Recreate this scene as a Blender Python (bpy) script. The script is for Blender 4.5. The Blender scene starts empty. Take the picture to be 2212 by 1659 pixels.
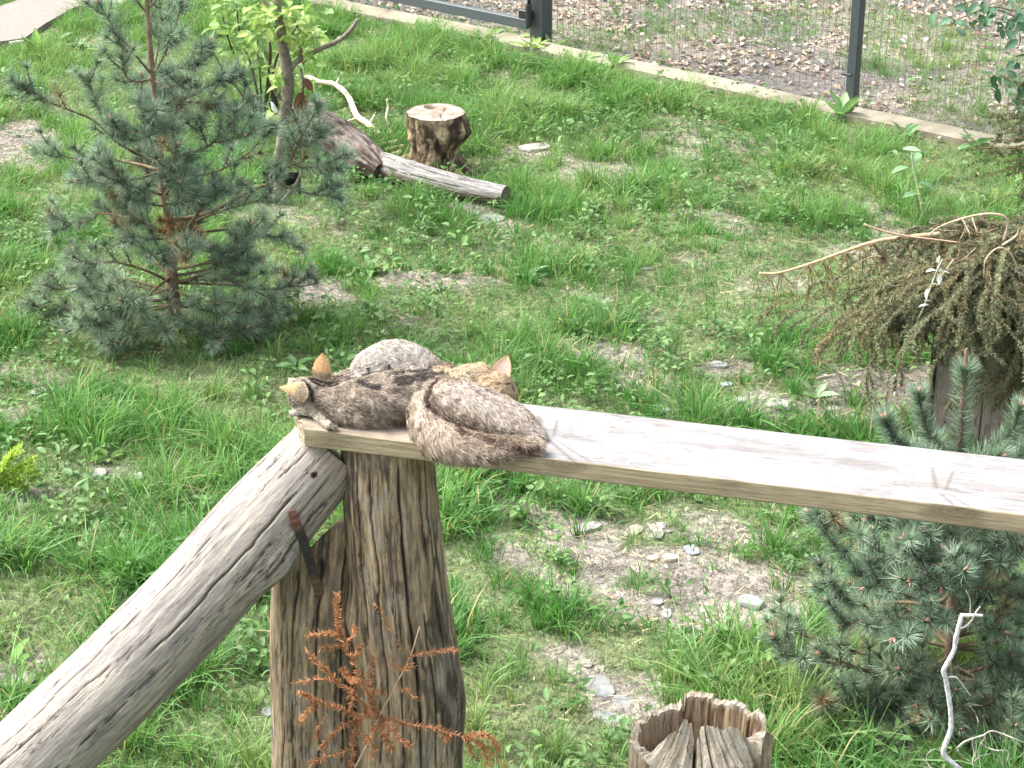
import bpy, math, random
import numpy as np
from mathutils import Vector, Matrix
from mathutils.bvhtree import BVHTree

random.seed(7)
rng = np.random.default_rng(11)
R = math.radians
scene = bpy.context.scene
COL = scene.collection

# ------------------------------------------------------------------ camera, world, sun, exposure
CAM_H, PITCH, FPX = 3.4, R(25.0), 4300.0
cam_data = bpy.data.cameras.new("camera")
cam_data.sensor_width = 36.0
cam_data.lens = 36.0 * FPX / 2212.0
cam_data.clip_start = 0.05
cam_data.clip_end = 2000.0
cam = bpy.data.objects.new("camera", cam_data)
cam.location = (0, 0, CAM_H)
cam.rotation_euler = (R(90) - PITCH, 0, 0)
COL.objects.link(cam)
scene.camera = cam

SUN_EL, SUN_AZ = R(55), R(-75)          # azimuth measured from +Y towards +X: from the left and a little beyond
world = bpy.data.worlds.new("World")
scene.world = world
world.use_nodes = True
wn = world.node_tree
bg = wn.nodes["Background"]
sky = wn.nodes.new("ShaderNodeTexSky")
sky.sky_type = 'NISHITA'
sky.sun_disc = False
sky.sun_elevation = SUN_EL
sky.sun_rotation = SUN_AZ
sky.air_density = 1.0
sky.dust_density = 6.0
sky.ozone_density = 0.6
bg.inputs["Strength"].default_value = 0.15
haze_n = wn.nodes.new("ShaderNodeHueSaturation")          # thin bright cloud: the sky is paler than a clear one
haze_n.inputs["Saturation"].default_value = 0.45
wn.links.new(sky.outputs[0], haze_n.inputs["Color"])
wn.links.new(haze_n.outputs[0], bg.inputs["Color"])

sun_data = bpy.data.lights.new("sun", 'SUN')
sun_data.energy = 1.35
sun_data.angle = R(22)
sun_data.color = (1.0, 0.975, 0.93)
sun = bpy.data.objects.new("sun", sun_data)
sd = Vector((math.sin(SUN_AZ) * math.cos(SUN_EL), math.cos(SUN_AZ) * math.cos(SUN_EL), math.sin(SUN_EL)))
sun.rotation_euler = sd.to_track_quat('Z', 'Y').to_euler()
sun.location = sd * 30
COL.objects.link(sun)

scene.view_settings.view_transform = 'Standard'
scene.view_settings.look = 'None'
scene.view_settings.gamma = 1.0
scene.view_settings.use_curve_mapping = False
scene.view_settings.exposure = 1.72

# ------------------------------------------------------------------ camera geometry helpers
cp, sp = math.cos(PITCH), math.sin(PITCH)
def ray(px, py):
    x = (px - 1106.0) / FPX
    y = -(py - 829.5) / FPX
    return Vector((x, cp + y * sp, -sp + y * cp))
def G(px, py, z=0.0):                      # the point of the level plane z seen at a place of the photograph
    d = ray(px, py)
    t = (z - CAM_H) / d.z
    return Vector((d.x * t, d.y * t, z))
def D(px, py, Y):                          # the point at horizontal distance Y seen there
    d = ray(px, py)
    t = Y / d.y
    return Vector((d.x * t, Y, CAM_H + d.z * t))

# ------------------------------------------------------------------ noise
def _h(ix, iy, iz, seed):
    n = (ix.astype(np.int64) * 374761393 + iy.astype(np.int64) * 668265263 + iz.astype(np.int64) * 2147483647 + seed * 1274126177) & 0xFFFFFFFF
    n = ((n ^ (n >> 13)) * 1274126177) & 0xFFFFFFFF
    n = ((n ^ (n >> 16)) * 2246822519) & 0xFFFFFFFF
    return ((n ^ (n >> 15)) & 0xFFFFFF) / float(0xFFFFFF)
def vn(x, y, z=0.0, seed=0):
    x = np.asarray(x, float); y = np.asarray(y, float); z = np.asarray(z, float) + np.zeros_like(x)
    ix, iy, iz = np.floor(x), np.floor(y), np.floor(z)
    fx, fy, fz = x - ix, y - iy, z - iz
    fx = fx * fx * (3 - 2 * fx); fy = fy * fy * (3 - 2 * fy); fz = fz * fz * (3 - 2 * fz)
    r = 0
    for a in (0, 1):
        wx = fx if a else 1 - fx
        for b in (0, 1):
            wy = fy if b else 1 - fy
            for c in (0, 1):
                wz = fz if c else 1 - fz
                r = r + wx * wy * wz * _h(ix + a, iy + b, iz + c, seed)
    return r
def fbm(x, y, z=0.0, seed=0, oct=4):
    x = np.asarray(x, float); y = np.asarray(y, float); z = np.asarray(z, float) + np.zeros_like(x)
    s, a, t = 0, 1.0, 0
    for k in range(oct):
        s = s + a * vn(x, y, z, seed + 17 * k); t += a
        a *= 0.5; x = x * 2.03; y = y * 2.03; z = z * 2.03
    return s / t
def sstep(a, b, x):
    t = np.clip((np.asarray(x, float) - a) / (b - a), 0, 1)
    return t * t * (3 - 2 * t)
def mixc(c1, c2, t):
    t = np.asarray(t, float)[..., None]
    return np.asarray(c1, float) * (1 - t) + np.asarray(c2, float) * t

# ------------------------------------------------------------------ materials
def attr_mat(name, rough=0.7, transl=0.0, spec=0.25, nscale=None, namt=0.3, bump=0.0, bscale=None, stretch=None, tcol=(1.0, 1.0, 0.75)):
    """Principled material coloured by the mesh's own Col attribute, with fine procedural mottling and relief."""
    m = bpy.data.materials.new(name)
    m.use_nodes = True
    nt = m.node_tree; L = nt.links
    b = nt.nodes["Principled BSDF"]
    b.inputs["Roughness"].default_value = rough
    b.inputs["Specular IOR Level"].default_value = spec
    at = nt.nodes.new("ShaderNodeAttribute"); at.attribute_name = "Col"
    col = at.outputs["Color"]
    vec = None
    if nscale or bump:
        if stretch is not None:
            ga = nt.nodes.new("ShaderNodeAttribute"); ga.attribute_name = "grain"
            mp = nt.nodes.new("ShaderNodeMapping"); mp.inputs["Scale"].default_value = stretch
            L.new(ga.outputs["Vector"], mp.inputs["Vector"]); vec = mp.outputs[0]
        else:
            tc = nt.nodes.new("ShaderNodeTexCoord"); vec = tc.outputs["Object"]
    if nscale:
        n = nt.nodes.new("ShaderNodeTexNoise"); n.inputs["Scale"].default_value = nscale
        n.inputs["Detail"].default_value = 6; n.inputs["Roughness"].default_value = 0.65
        L.new(vec, n.inputs["Vector"])
        mr = nt.nodes.new("ShaderNodeMapRange")
        mr.inputs["From Min"].default_value = 0.3; mr.inputs["From Max"].default_value = 0.7
        mr.inputs["To Min"].default_value = 1 - namt; mr.inputs["To Max"].default_value = 1 + namt
        L.new(n.outputs["Fac"], mr.inputs["Value"])
        mx = nt.nodes.new("ShaderNodeVectorMath"); mx.operation = 'SCALE'
        L.new(col, mx.inputs[0]); L.new(mr.outputs[0], mx.inputs["Scale"])
        col = mx.outputs[0]
    if bump:
        n2 = nt.nodes.new("ShaderNodeTexNoise"); n2.inputs["Scale"].default_value = bscale or nscale
        n2.inputs["Detail"].default_value = 8; n2.inputs["Roughness"].default_value = 0.7
        L.new(vec, n2.inputs["Vector"])
        bp = nt.nodes.new("ShaderNodeBump"); bp.inputs["Strength"].default_value = bump
        bp.inputs["Distance"].default_value = 0.004
        L.new(n2.outputs["Fac"], bp.inputs["Height"])
        L.new(bp.outputs[0], b.inputs["Normal"])
    L.new(col, b.inputs["Base Color"])
    if transl > 0:
        tr = nt.nodes.new("ShaderNodeBsdfTranslucent")
        tm = nt.nodes.new("ShaderNodeVectorMath"); tm.operation = 'MULTIPLY'
        tm.inputs[1].default_value = tcol
        L.new(col, tm.inputs[0]); L.new(tm.outputs[0], tr.inputs["Color"])
        ms = nt.nodes.new("ShaderNodeMixShader"); ms.inputs[0].default_value = transl
        out = nt.nodes["Material Output"]
        L.new(b.outputs[0], ms.inputs[1]); L.new(tr.outputs[0], ms.inputs[2])
        L.new(ms.outputs[0], out.inputs["Surface"])
    return m

M_grass = attr_mat("grass_blade", 0.55, 0.45, 0.25, tcol=(0.9, 1.0, 0.6))
M_leaf = attr_mat("leaf", 0.5, 0.35, 0.3, nscale=60, namt=0.18)
M_needle = attr_mat("needle", 0.5, 0.22, 0.3, tcol=(1, 1, .9))
M_litter = attr_mat("dry_leaf", 0.8, 0.15, 0.15)
M_twig = attr_mat("twig_bark", 0.85, 0, 0.15, nscale=70, namt=0.35, bump=0.5, bscale=120)
M_soil = attr_mat("soil", 0.95, 0, 0.1, nscale=34, namt=0.38, bump=1.0, bscale=55)
def crumbly(m):
    """Adds crumbs and tiny flat chips (cells with their own tone and relief) to a soil material."""
    nt = m.node_tree; L = nt.links
    b = nt.nodes["Principled BSDF"]
    tc = nt.nodes.new("ShaderNodeTexCoord")
    src = b.inputs["Base Color"].links[0].from_socket
    for sc, lo, hi in ((48, .72, 1.35), (130, .75, 1.3)):
        v = nt.nodes.new("ShaderNodeTexVoronoi"); v.inputs["Scale"].default_value = sc; v.inputs["Randomness"].default_value = 1.0
        L.new(tc.outputs["Object"], v.inputs["Vector"])
        sep = nt.nodes.new("ShaderNodeSeparateColor"); L.new(v.outputs["Color"], sep.inputs[0])
        mr = nt.nodes.new("ShaderNodeMapRange"); mr.inputs["To Min"].default_value = lo; mr.inputs["To Max"].default_value = hi
        L.new(sep.outputs[0], mr.inputs["Value"])
        mx = nt.nodes.new("ShaderNodeVectorMath"); mx.operation = 'SCALE'
        L.new(src, mx.inputs[0]); L.new(mr.outputs[0], mx.inputs["Scale"]); src = mx.outputs[0]
        bp = nt.nodes.new("ShaderNodeBump"); bp.inputs["Strength"].default_value = .7; bp.inputs["Distance"].default_value = .006; bp.invert = True
        L.new(v.outputs["Distance"], bp.inputs["Height"])
        L.new(b.inputs["Normal"].links[0].from_socket, bp.inputs["Normal"]); L.new(bp.outputs[0], b.inputs["Normal"])
    L.new(src, b.inputs["Base Color"])
crumbly(M_soil)
M_stone = attr_mat("stone", 0.75, 0, 0.3, nscale=40, namt=0.28, bump=0.5, bscale=70)
M_wood = attr_mat("weathered_wood", 0.8, 0, 0.2, nscale=1.0, namt=0.36, bump=0.7, bscale=1.3, stretch=(230, 230, 24))
def fissured(m, scale, width=.022, dark=.28):
    """Fine dark drying cracks that run along the grain."""
    nt = m.node_tree; L = nt.links
    b = nt.nodes["Principled BSDF"]
    ga = nt.nodes.new("ShaderNodeAttribute"); ga.attribute_name = "grain"
    mp = nt.nodes.new("ShaderNodeMapping"); mp.inputs["Scale"].default_value = scale
    L.new(ga.outputs["Vector"], mp.inputs["Vector"])
    n = nt.nodes.new("ShaderNodeTexNoise"); n.inputs["Scale"].default_value = 1.0; n.inputs["Detail"].default_value = 3; n.inputs["Roughness"].default_value = .55
    L.new(mp.outputs[0], n.inputs["Vector"])
    s_ = nt.nodes.new("ShaderNodeMath"); s_.operation = 'SUBTRACT'; s_.inputs[1].default_value = .5; L.new(n.outputs["Fac"], s_.inputs[0])
    a_ = nt.nodes.new("ShaderNodeMath"); a_.operation = 'ABSOLUTE'; L.new(s_.outputs[0], a_.inputs[0])
    gate_ = nt.nodes.new("ShaderNodeTexNoise"); gate_.inputs["Scale"].default_value = .35; gate_.inputs["Detail"].default_value = 2
    L.new(mp.outputs[0], gate_.inputs["Vector"])
    w_ = nt.nodes.new("ShaderNodeMapRange"); w_.inputs["From Min"].default_value = .48; w_.inputs["From Max"].default_value = .66
    w_.inputs["To Min"].default_value = 0.0; w_.inputs["To Max"].default_value = width; L.new(gate_.outputs["Fac"], w_.inputs["Value"])
    lt_ = nt.nodes.new("ShaderNodeMath"); lt_.operation = 'LESS_THAN'; L.new(a_.outputs[0], lt_.inputs[0]); L.new(w_.outputs[0], lt_.inputs[1])
    mr = nt.nodes.new("ShaderNodeMapRange"); mr.inputs["To Min"].default_value = 1.0; mr.inputs["To Max"].default_value = dark; L.new(lt_.outputs[0], mr.inputs["Value"])
    mx = nt.nodes.new("ShaderNodeVectorMath"); mx.operation = 'SCALE'
    L.new(b.inputs["Base Color"].links[0].from_socket, mx.inputs[0]); L.new(mr.outputs[0], mx.inputs["Scale"]); L.new(mx.outputs[0], b.inputs["Base Color"])
fissured(M_wood, (75, 75, 4.5))
M_plank = attr_mat("plank_wood", 0.8, 0, 0.2, nscale=1.0, namt=0.22, bump=0.5, bscale=1.3, stretch=(230, 230, 20))
fissured(M_plank, (75, 75, 4.5), .012, .55)
M_bark = attr_mat("bark", 0.92, 0, 0.1, nscale=45, namt=0.45, bump=1.0, bscale=60)
M_concrete = attr_mat("concrete", 0.9, 0, 0.2, nscale=30, namt=0.15, bump=0.4, bscale=90)
M_metal = attr_mat("painted_metal", 0.5, 0, 0.4, nscale=20, namt=0.1)
M_rust = attr_mat("rusty_iron", 0.75, 0, 0.3, nscale=90, namt=0.4, bump=0.5, bscale=160)
M_fur = attr_mat("fur", 0.7, 0.1, 0.12, tcol=(1, 1, 1))
M_skin = attr_mat("cat_coat", 0.9, 0, 0.05, nscale=150, namt=0.3)

# ------------------------------------------------------------------ mesh building
class MB:
    """Collects vertices, faces, colours (and grain coordinates) for one mesh object."""
    def __init__(self):
        self.v, self.f, self.c, self.g = [], [], [], []
        self.n = 0
    def add(self, v, faces, col, grain=None):
        v = np.asarray(v, float).reshape(-1, 3)
        c = np.asarray(col, float)
        if c.ndim == 1: c = np.tile(c[:3], (len(v), 1))
        self.v.append(v); self.c.append(c)
        self.g.append(np.asarray(grain, float) if grain is not None else v)
        for fa in (faces if isinstance(faces, list) and len(faces) and isinstance(faces[0], np.ndarray) else [np.asarray(faces)]):
            if len(fa): self.f.append(np.asarray(fa, np.int64) + self.n)
        self.n += len(v)
    def mesh(self, name, origin=(0, 0, 0), smooth=True):
        v = np.concatenate(self.v) - np.asarray(origin, float)
        me = bpy.data.meshes.new(name)
        loops = np.concatenate([f.ravel() for f in self.f])
        tot = np.concatenate([np.full(len(f), f.shape[1]) for f in self.f])
        start = np.concatenate([[0], np.cumsum(tot)[:-1]])
        me.vertices.add(len(v)); me.vertices.foreach_set("co", v.astype(np.float32).ravel())
        me.loops.add(len(loops)); me.loops.foreach_set("vertex_index", loops.astype(np.int32))
        me.polygons.add(len(tot))
        me.polygons.foreach_set("loop_start", start.astype(np.int32))
        me.polygons.foreach_set("loop_total", tot.astype(np.int32))
        me.polygons.foreach_set("use_smooth", np.full(len(tot), smooth))
        c = np.concatenate(self.c)
        ca = me.attributes.new("Col", 'FLOAT_COLOR', 'POINT')
        ca.data.foreach_set("color", np.concatenate([np.clip(c, 0, 1), np.ones((len(c), 1))], 1).astype(np.float32).ravel())
        ga = me.attributes.new("grain", 'FLOAT_VECTOR', 'POINT')
        ga.data.foreach_set("vector", np.concatenate(self.g).astype(np.float32).ravel())
        me.update(calc_edges=True)
        return me

def obj(name, mb, mat, parent=None, smooth=True, kind=None, origin=None):
    """Links the collected shapes as ONE mesh object. A child lies in the frame of its thing."""
    if parent is not None:
        p, o = parent, Vector((0, 0, 0))
        while p is not None:
            o = o + Vector(p.location); p = p.parent
    else:
        o = Vector(origin) if origin is not None else Vector((0, 0, 0))
    me = mb.mesh(name, o, smooth)
    me.materials.append(mat)
    ob = bpy.data.objects.new(name, me)
    if parent is not None: ob.parent = parent
    else: ob.location = o
    if kind: ob["kind"] = kind
    COL.objects.link(ob)
    return ob

def tag(o, label, cat, group=None):
    o["label"] = label; o["category"] = cat
    if group: o["group"] = group
    return o
def thing(name, loc, label, cat, group=None):
    o = bpy.data.objects.new(name, None)
    o.location = loc; o.empty_display_size = 0.1
    COL.objects.link(o)
    return tag(o, label, cat, group)

def spline(pts, n):
    """Catmull-Rom through points of any dimension."""
    p = np.asarray(pts, float)
    if len(p) == 2:
        t = np.linspace(0, 1, n)[:, None]
        return p[0] * (1 - t) + p[1] * t
    q = np.vstack([2 * p[0] - p[1], p, 2 * p[-1] - p[-2]])
    seg = np.linspace(0, len(p) - 1 - 1e-9, n)
    i = seg.astype(int); t = (seg - i)[:, None]
    a, b, c, d = q[i], q[i + 1], q[i + 2], q[i + 3]
    return 0.5 * (2 * b + (c - a) * t + (2 * a - 5 * b + 4 * c - d) * t ** 2 + (3 * b - 3 * c + d - a) * t ** 3)

def frames(path):
    path = np.asarray(path, float)
    T = np.gradient(path, axis=0); T /= np.linalg.norm(T, axis=1)[:, None] + 1e-12
    U = np.zeros_like(T)
    ref = np.array([0, 0, 1.0]) if abs(T[0, 2]) < 0.9 else np.array([0, -1.0, 0])
    u = np.cross(ref, T[0]); u /= np.linalg.norm(u)
    for k in range(len(T)):
        u = u - T[k] * np.dot(u, T[k]); u /= np.linalg.norm(u) + 1e-12
        U[k] = u
    return T, U, np.cross(T, U)

def tube(mb, path, radii, col, seg=7, cap=True, jitter=0.0, seed=0):
    path = np.asarray(path, float); n = len(path)
    radii = np.broadcast_to(np.asarray(radii, float), (n,))
    T, U, W = frames(path)
    a = np.arange(seg) / seg * 2 * np.pi
    r = radii[:, None] * np.ones(seg)
    if jitter:
        s = np.arange(n)[:, None] * 0.7 + np.zeros(seg)
        r = r * (1 + jitter * (vn(np.cos(a) * 1.7 + 5 + s * 0, np.sin(a) * 1.7 + s, s * 0.5, seed) - 0.5) * 2)
    v = path[:, None, :] + r[..., None] * (np.cos(a)[None, :, None] * U[:, None, :] + np.sin(a)[None, :, None] * W[:, None, :])
    v = v.reshape(-1, 3)
    i = np.arange(n - 1)[:, None] * seg; j = np.arange(seg)[None, :]; j2 = (j + 1) % seg
    f = np.stack([i + j, i + j2, i + seg + j2, i + seg + j], -1).reshape(-1, 4)
    c = np.asarray(col, float)
    if c.ndim == 2: c = np.repeat(c, seg, 0)
    L = np.concatenate([[0], np.cumsum(np.linalg.norm(np.diff(path, axis=0), axis=1))])
    g = np.stack([(r * np.cos(a)), (r * np.sin(a)), L[:, None] + 0 * r], -1).reshape(-1, 3)
    mb.add(v, f, c, g)
    if cap:
        for row, rev in ((0, True), (n - 1, False)):
            base = mb.n - n * seg if row == 0 else mb.n - n * seg
            ring = np.arange(seg) + row * seg
            ctr = path[row][None]
            cc = c if c.ndim == 1 else c[row * seg]
            idx0 = mb.n - n * seg - (0 if row == 0 else 1)
            mb.add(ctr, np.zeros((0, 3), int), cc, g[row * seg][None] * [0, 0, 1])
            k = mb.n - 1
            rr = ring + idx0
            tri = np.stack([rr, np.roll(rr, -1), np.full(seg, k)], -1)
            if rev: tri = tri[:, ::-1]
            mb.f.append(tri)

def box(mb, c, ax, ay, az, hx, hy, hz, col, bev=0.0):
    c = np.asarray(c, float); ax, ay, az = (np.asarray(a, float) for a in (ax, ay, az))
    if bev <= 0:
        s = np.array([[x, y, z] for x in (-1, 1) for y in (-1, 1) for z in (-1, 1)], float)
        v = c + s[:, :1] * hx * ax + s[:, 1:2] * hy * ay + s[:, 2:] * hz * az
        f = np.array([[0, 1, 3, 2], [4, 6, 7, 5], [0, 4, 5, 1], [2, 3, 7, 6], [0, 2, 6, 4], [1, 5, 7, 3]])
        mb.add(v, f, col); return
    # bevelled: 24 vertices
    V, idx = [], {}
    for x in (-1, 1):
        for y in (-1, 1):
            for z in (-1, 1):
                for k in range(3):
                    h = np.array([hx, hy, hz]) - bev
                    h[k] += bev
                    idx[(x, y, z, k)] = len(V)
                    V.append(c + x * h[0] * ax + y * h[1] * ay + z * h[2] * az)
    F4, F3 = [], []
    for k in range(3):
        o = [i for i in range(3) if i != k]
        for s in (-1, 1):
            q = []
            for (a, b) in ((-1, -1), (1, -1), (1, 1), (-1, 1)):
                t = [0, 0, 0]; t[k] = s; t[o[0]] = a; t[o[1]] = b
                q.append(idx[(*t, k)])
            F4.append(q)
    for k in range(3):
        o = [i for i in range(3) if i != k]
        for a in (-1, 1):
            for b in (-1, 1):
                q = []
                for (s, kk) in ((-1, o[0]), (1, o[0]), (1, o[1]), (-1, o[1])):
                    t = [0, 0, 0]; t[k] = s; t[o[0]] = a; t[o[1]] = b
                    q.append(idx[(*t, kk)])
                F4.append(q)
    for x in (-1, 1):
        for y in (-1, 1):
            for z in (-1, 1):
                F3.append([idx[(x, y, z, k)] for k in range(3)])
    mb.add(np.array(V), [np.array(F4), np.array(F3)], col)

X3, Y3, Z3 = np.eye(3)

# ------------------------------------------------------------------ ground layout
def ground_h(x, y):
    return 0.05 * (fbm(np.asarray(x) * 0.9 + 3, np.asarray(y) * 0.9, 0, 5, 3) - 0.5)
def gpt(px, py, dz=0.0):
    p = G(px, py)
    return Vector((p.x, p.y, float(ground_h(np.array([p.x]), np.array([p.y]))[0]) + dz))

# the fence line
FA = np.array(G(1168, 96)[:2]); FB = np.array(G(1838, 236)[:2])
FD = (FB - FA) / np.linalg.norm(FB - FA)
FN = np.array([-FD[1], FD[0]])                  # points beyond the fence
if FN[1] < 0: FN = -FN
def fence_side(x, y):
    return (np.asarray(x) - FA[0]) * FN[0] + (np.asarray(y) - FA[1]) * FN[1]
def fence_u(x, y):
    return (np.asarray(x) - FA[0]) * FD[0] + (np.asarray(y) - FA[1]) * FD[1]
KERB0, KERB1 = -0.215, -0.05                     # the kerb strip lies this far to the near side of the fence

# bare patches: place in the photograph, half size across and along it, tilt of the streak, strength
BARE = [(1330, 1215, 120, 34, .38, .95), (1480, 1215, 150, 42, .35, .9), (1560, 1290, 170, 44, .36, 1.0), (1420, 1320, 130, 36, .42, .95), (1660, 1250, 130, 40, .3, .9), (1640, 1380, 150, 44, .34, 1.0), (1730, 1330, 90, 40, .3, .9),
        (1085, 1180, 90, 20, .45, .95), (1130, 1225, 80, 18, .5, .8), (1240, 1130, 110, 22, .2, .8), (1420, 1150, 150, 24, .12, .85), (1600, 1140, 120, 30, .2, .7), (1540, 1440, 110, 26, .3, .7), (1330, 1510, 95, 62, .5, 1.0), (1210, 1420, 60, 20, .4, .5),
        (690, 640, 84, 34, .1, 1.0), (860, 690, 110, 22, .4, .7), (930, 740, 90, 18, .45, .6), (1310, 765, 100, 40, .25, .95), (1380, 820, 90, 26, .2, .7), (1370, 690, 110, 20, .2, .55), (1250, 640, 60, 14, .2, .5),
        (960, 605, 120, 22, .0, .85), (1330, 372, 110, 28, .1, .85), (1300, 430, 80, 16, .1, .6), (1540, 305, 140, 18, .1, .6), (1440, 330, 70, 14, .1, .6), (1480, 260, 80, 12, .1, .5),
        (40, 300, 90, 45, .1, 1.0), (40, 345, 70, 30, .0, .8), (30, 890, 60, 36, .0, .9), (70, 1060, 80, 28, .0, 1.0), (60, 1470, 75, 45, .0, 1.0),
        (1720, 885, 190, 34, .1, 1.0), (1910, 840, 150, 60, .0, 1.0), (1560, 880, 130, 26, .1, .8), (1850, 690, 70, 24, 0, .9), (1580, 800, 60, 22, .1, .8),
        (1060, 470, 70, 24, .2, .95), (1770, 1120, 150, 50, .2, .7), (1740, 1480, 120, 50, .2, .75), (1990, 980, 140, 60, .0, .9), (2050, 1580, 200, 90, 0, .7),
        (1150, 330, 60, 16, 0, .6), (90, 815, 80, 18, .2, .6), (420, 1000, 70, 18, .1, .5), (230, 1015, 60, 16, .0, .7), (1560, 490, 90, 20, .2, .5), (1690, 610, 80, 18, .2, .4), (620, 470, 90, 24, .1, .5), (1890, 545, 120, 26, .1, .6), (1480, 560, 60, 12, .2, .4), (1180, 520, 60, 12, .1, .4)]
def bare_map(x, y):
    x = np.asarray(x, float); y = np.asarray(y, float)
    s = np.zeros_like(x)
    # camera-plane position of each ground point
    dx, dy, dz = x, y, -CAM_H
    zc = dy * cp - dz * sp
    px = 1106 + FPX * dx / zc
    py = 829.5 - FPX * (dy * sp + dz * cp) / zc
    wob = fbm(x * 7, y * 7, 0, 31, 4) - 0.5
    for (cx, cy, hx, hy, sl, st) in BARE:
        u = (px - cx) / (hx * 1.12)
        w = (py - cy - sl * (px - cx)) / (hy * 1.12)
        d = np.sqrt(u * u + w * w) + wob * 2.3
        s = np.maximum(s, st * (1 - sstep(0.55, 1.1, d)))
    n = fbm(x * 1.6 + 9, y * 1.1 + 2, 0, 41, 3)
    s = np.maximum(s, 0.5 * sstep(0.62, 0.72, n) * sstep(-.6, 0.2, x))
    return s

PATH_POLY = [G(-260, 40), G(-40, 26), G(0, 21), G(74, -2), G(150, -40), G(420, -60), G(300, -2), G(264, 21), G(165, 24), G(99, 60), G(54, 92), G(0, 100), G(-260, 130)]
def in_poly(x, y, poly):
    x = np.asarray(x); y = np.asarray(y); r = np.zeros(x.shape, bool)
    n = len(poly)
    for i in range(n):
        x1, y1 = poly[i].x, poly[i].y; x2, y2 = poly[(i + 1) % n].x, poly[(i + 1) % n].y
        c = ((y1 > y) != (y2 > y)) & (x < (x2 - x1) * (y - y1) / (y2 - y1 + 1e-12) + x1)
        r ^= c
    return r

def axis(lo, hi, step, far):
    core = np.arange(lo, hi + step, step)
    k = np.array([0.15, 0.4, 0.9, 2, 4, 8, 16, 35, 80, 180, 400, 900])
    k = k[k < far]
    return np.concatenate([(lo - k)[::-1], core, core[-1] + k])
gx = axis(-4.6, 4.6, 0.045, 1000); gy = axis(2.6, 16, 0.045, 1000)
XX, YY = np.meshgrid(gx, gy)
zz = ground_h(XX, YY) + 0.014 * (fbm(XX * 9, YY * 9, 0, 8, 3) - 0.5)
b = bare_map(XX, YY)
beyond = fence_side(XX, YY) > 0
n1 = fbm(XX * 6, YY * 6, 0, 51, 4); n2 = fbm(XX * 1.7, YY * 1.7, 0, 61, 3)
gc_ = mixc((0.105, 0.125, 0.062), (0.20, 0.18, 0.155), b)
gc_ = gc_ * (0.6 + 0.8 * n1)[..., None] * (0.8 + 0.4 * fbm(XX * 14, YY * 14, 0, 52, 2))[..., None]
gc_ = np.where(beyond[..., None], mixc((0.19, 0.17, 0.145), (0.135, 0.125, 0.115), sstep(.4, .6, n2)) * (0.7 + 0.6 * n1)[..., None], gc_)
dxs, dys = XX, YY
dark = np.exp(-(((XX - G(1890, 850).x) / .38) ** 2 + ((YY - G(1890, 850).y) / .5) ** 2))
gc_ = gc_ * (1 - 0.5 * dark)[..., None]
mb = MB()
nx, ny = len(gx), len(gy)
i = np.arange(ny - 1)[:, None] * nx; j = np.arange(nx - 1)[None, :]
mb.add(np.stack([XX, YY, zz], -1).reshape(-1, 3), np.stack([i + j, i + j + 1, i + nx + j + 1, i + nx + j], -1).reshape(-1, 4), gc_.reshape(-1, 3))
obj("ground", mb, M_soil, kind="structure")

# the sandy path in the far corner
def sheet(name, poly, mat, col, h, kind="structure"):
    mb = MB()
    P = [(p.x, p.y) for p in poly]
    n = len(P)
    top = [(x, y, float(ground_h(np.array([x]), np.array([y]))[0]) + h) for x, y in P]
    bot = [(x, y, z - h - 0.05) for (x, y, z) in top]
    v = np.array(top + bot)
    import mathutils.geometry as mg
    tri = mg.tessellate_polygon([[Vector((x, y, 0)) for x, y in P]])
    F3 = np.array(tri)
    F4 = np.array([[k, k + n, (k + 1) % n + n, (k + 1) % n] for k in range(n)])
    mb.add(v, [F3, F4], col)
    return obj(name, mb, mat, kind=kind, smooth=False)
sheet("path", PATH_POLY, M_concrete, (0.215, 0.192, 0.173), 0.035)

# kerb strip under the fence
mb = MB()
us = np.arange(-4.2, 4.6, 0.06)
prof = [(KERB0, -0.1), (KERB0, 0.035), (KERB0 + 0.015, 0.045), (KERB1 - 0.015, 0.05), (KERB1, 0.04), (KERB1, -0.1)]
V, C = [], []
for u in us:
    for (w, z) in prof:
        p = FA + FD * u + FN * w
        V.append((p[0], p[1], ground_h(np.array([p[0]]), np.array([p[1]]))[0] + z))
V = np.array(V)
n_ = fbm(V[:, 0] * 8, V[:, 1] * 8, 0, 91, 4); n_b = fbm(V[:, 0] * 2, V[:, 1] * 2, 0, 92, 2)
C = mixc((0.29, 0.26, 0.20), (0.17, 0.155, 0.115), sstep(.42, .62, 0.5 * n_ + 0.5 * n_b))
k = len(prof)
i = np.arange(len(us) - 1)[:, None] * k; j = np.arange(k - 1)[None, :]
mb.add(V, np.stack([i + j, i + k + j, i + k + j + 1, i + j + 1], -1).reshape(-1, 4), C)
obj("kerb", mb, M_concrete, kind="structure", smooth=False)

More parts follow.
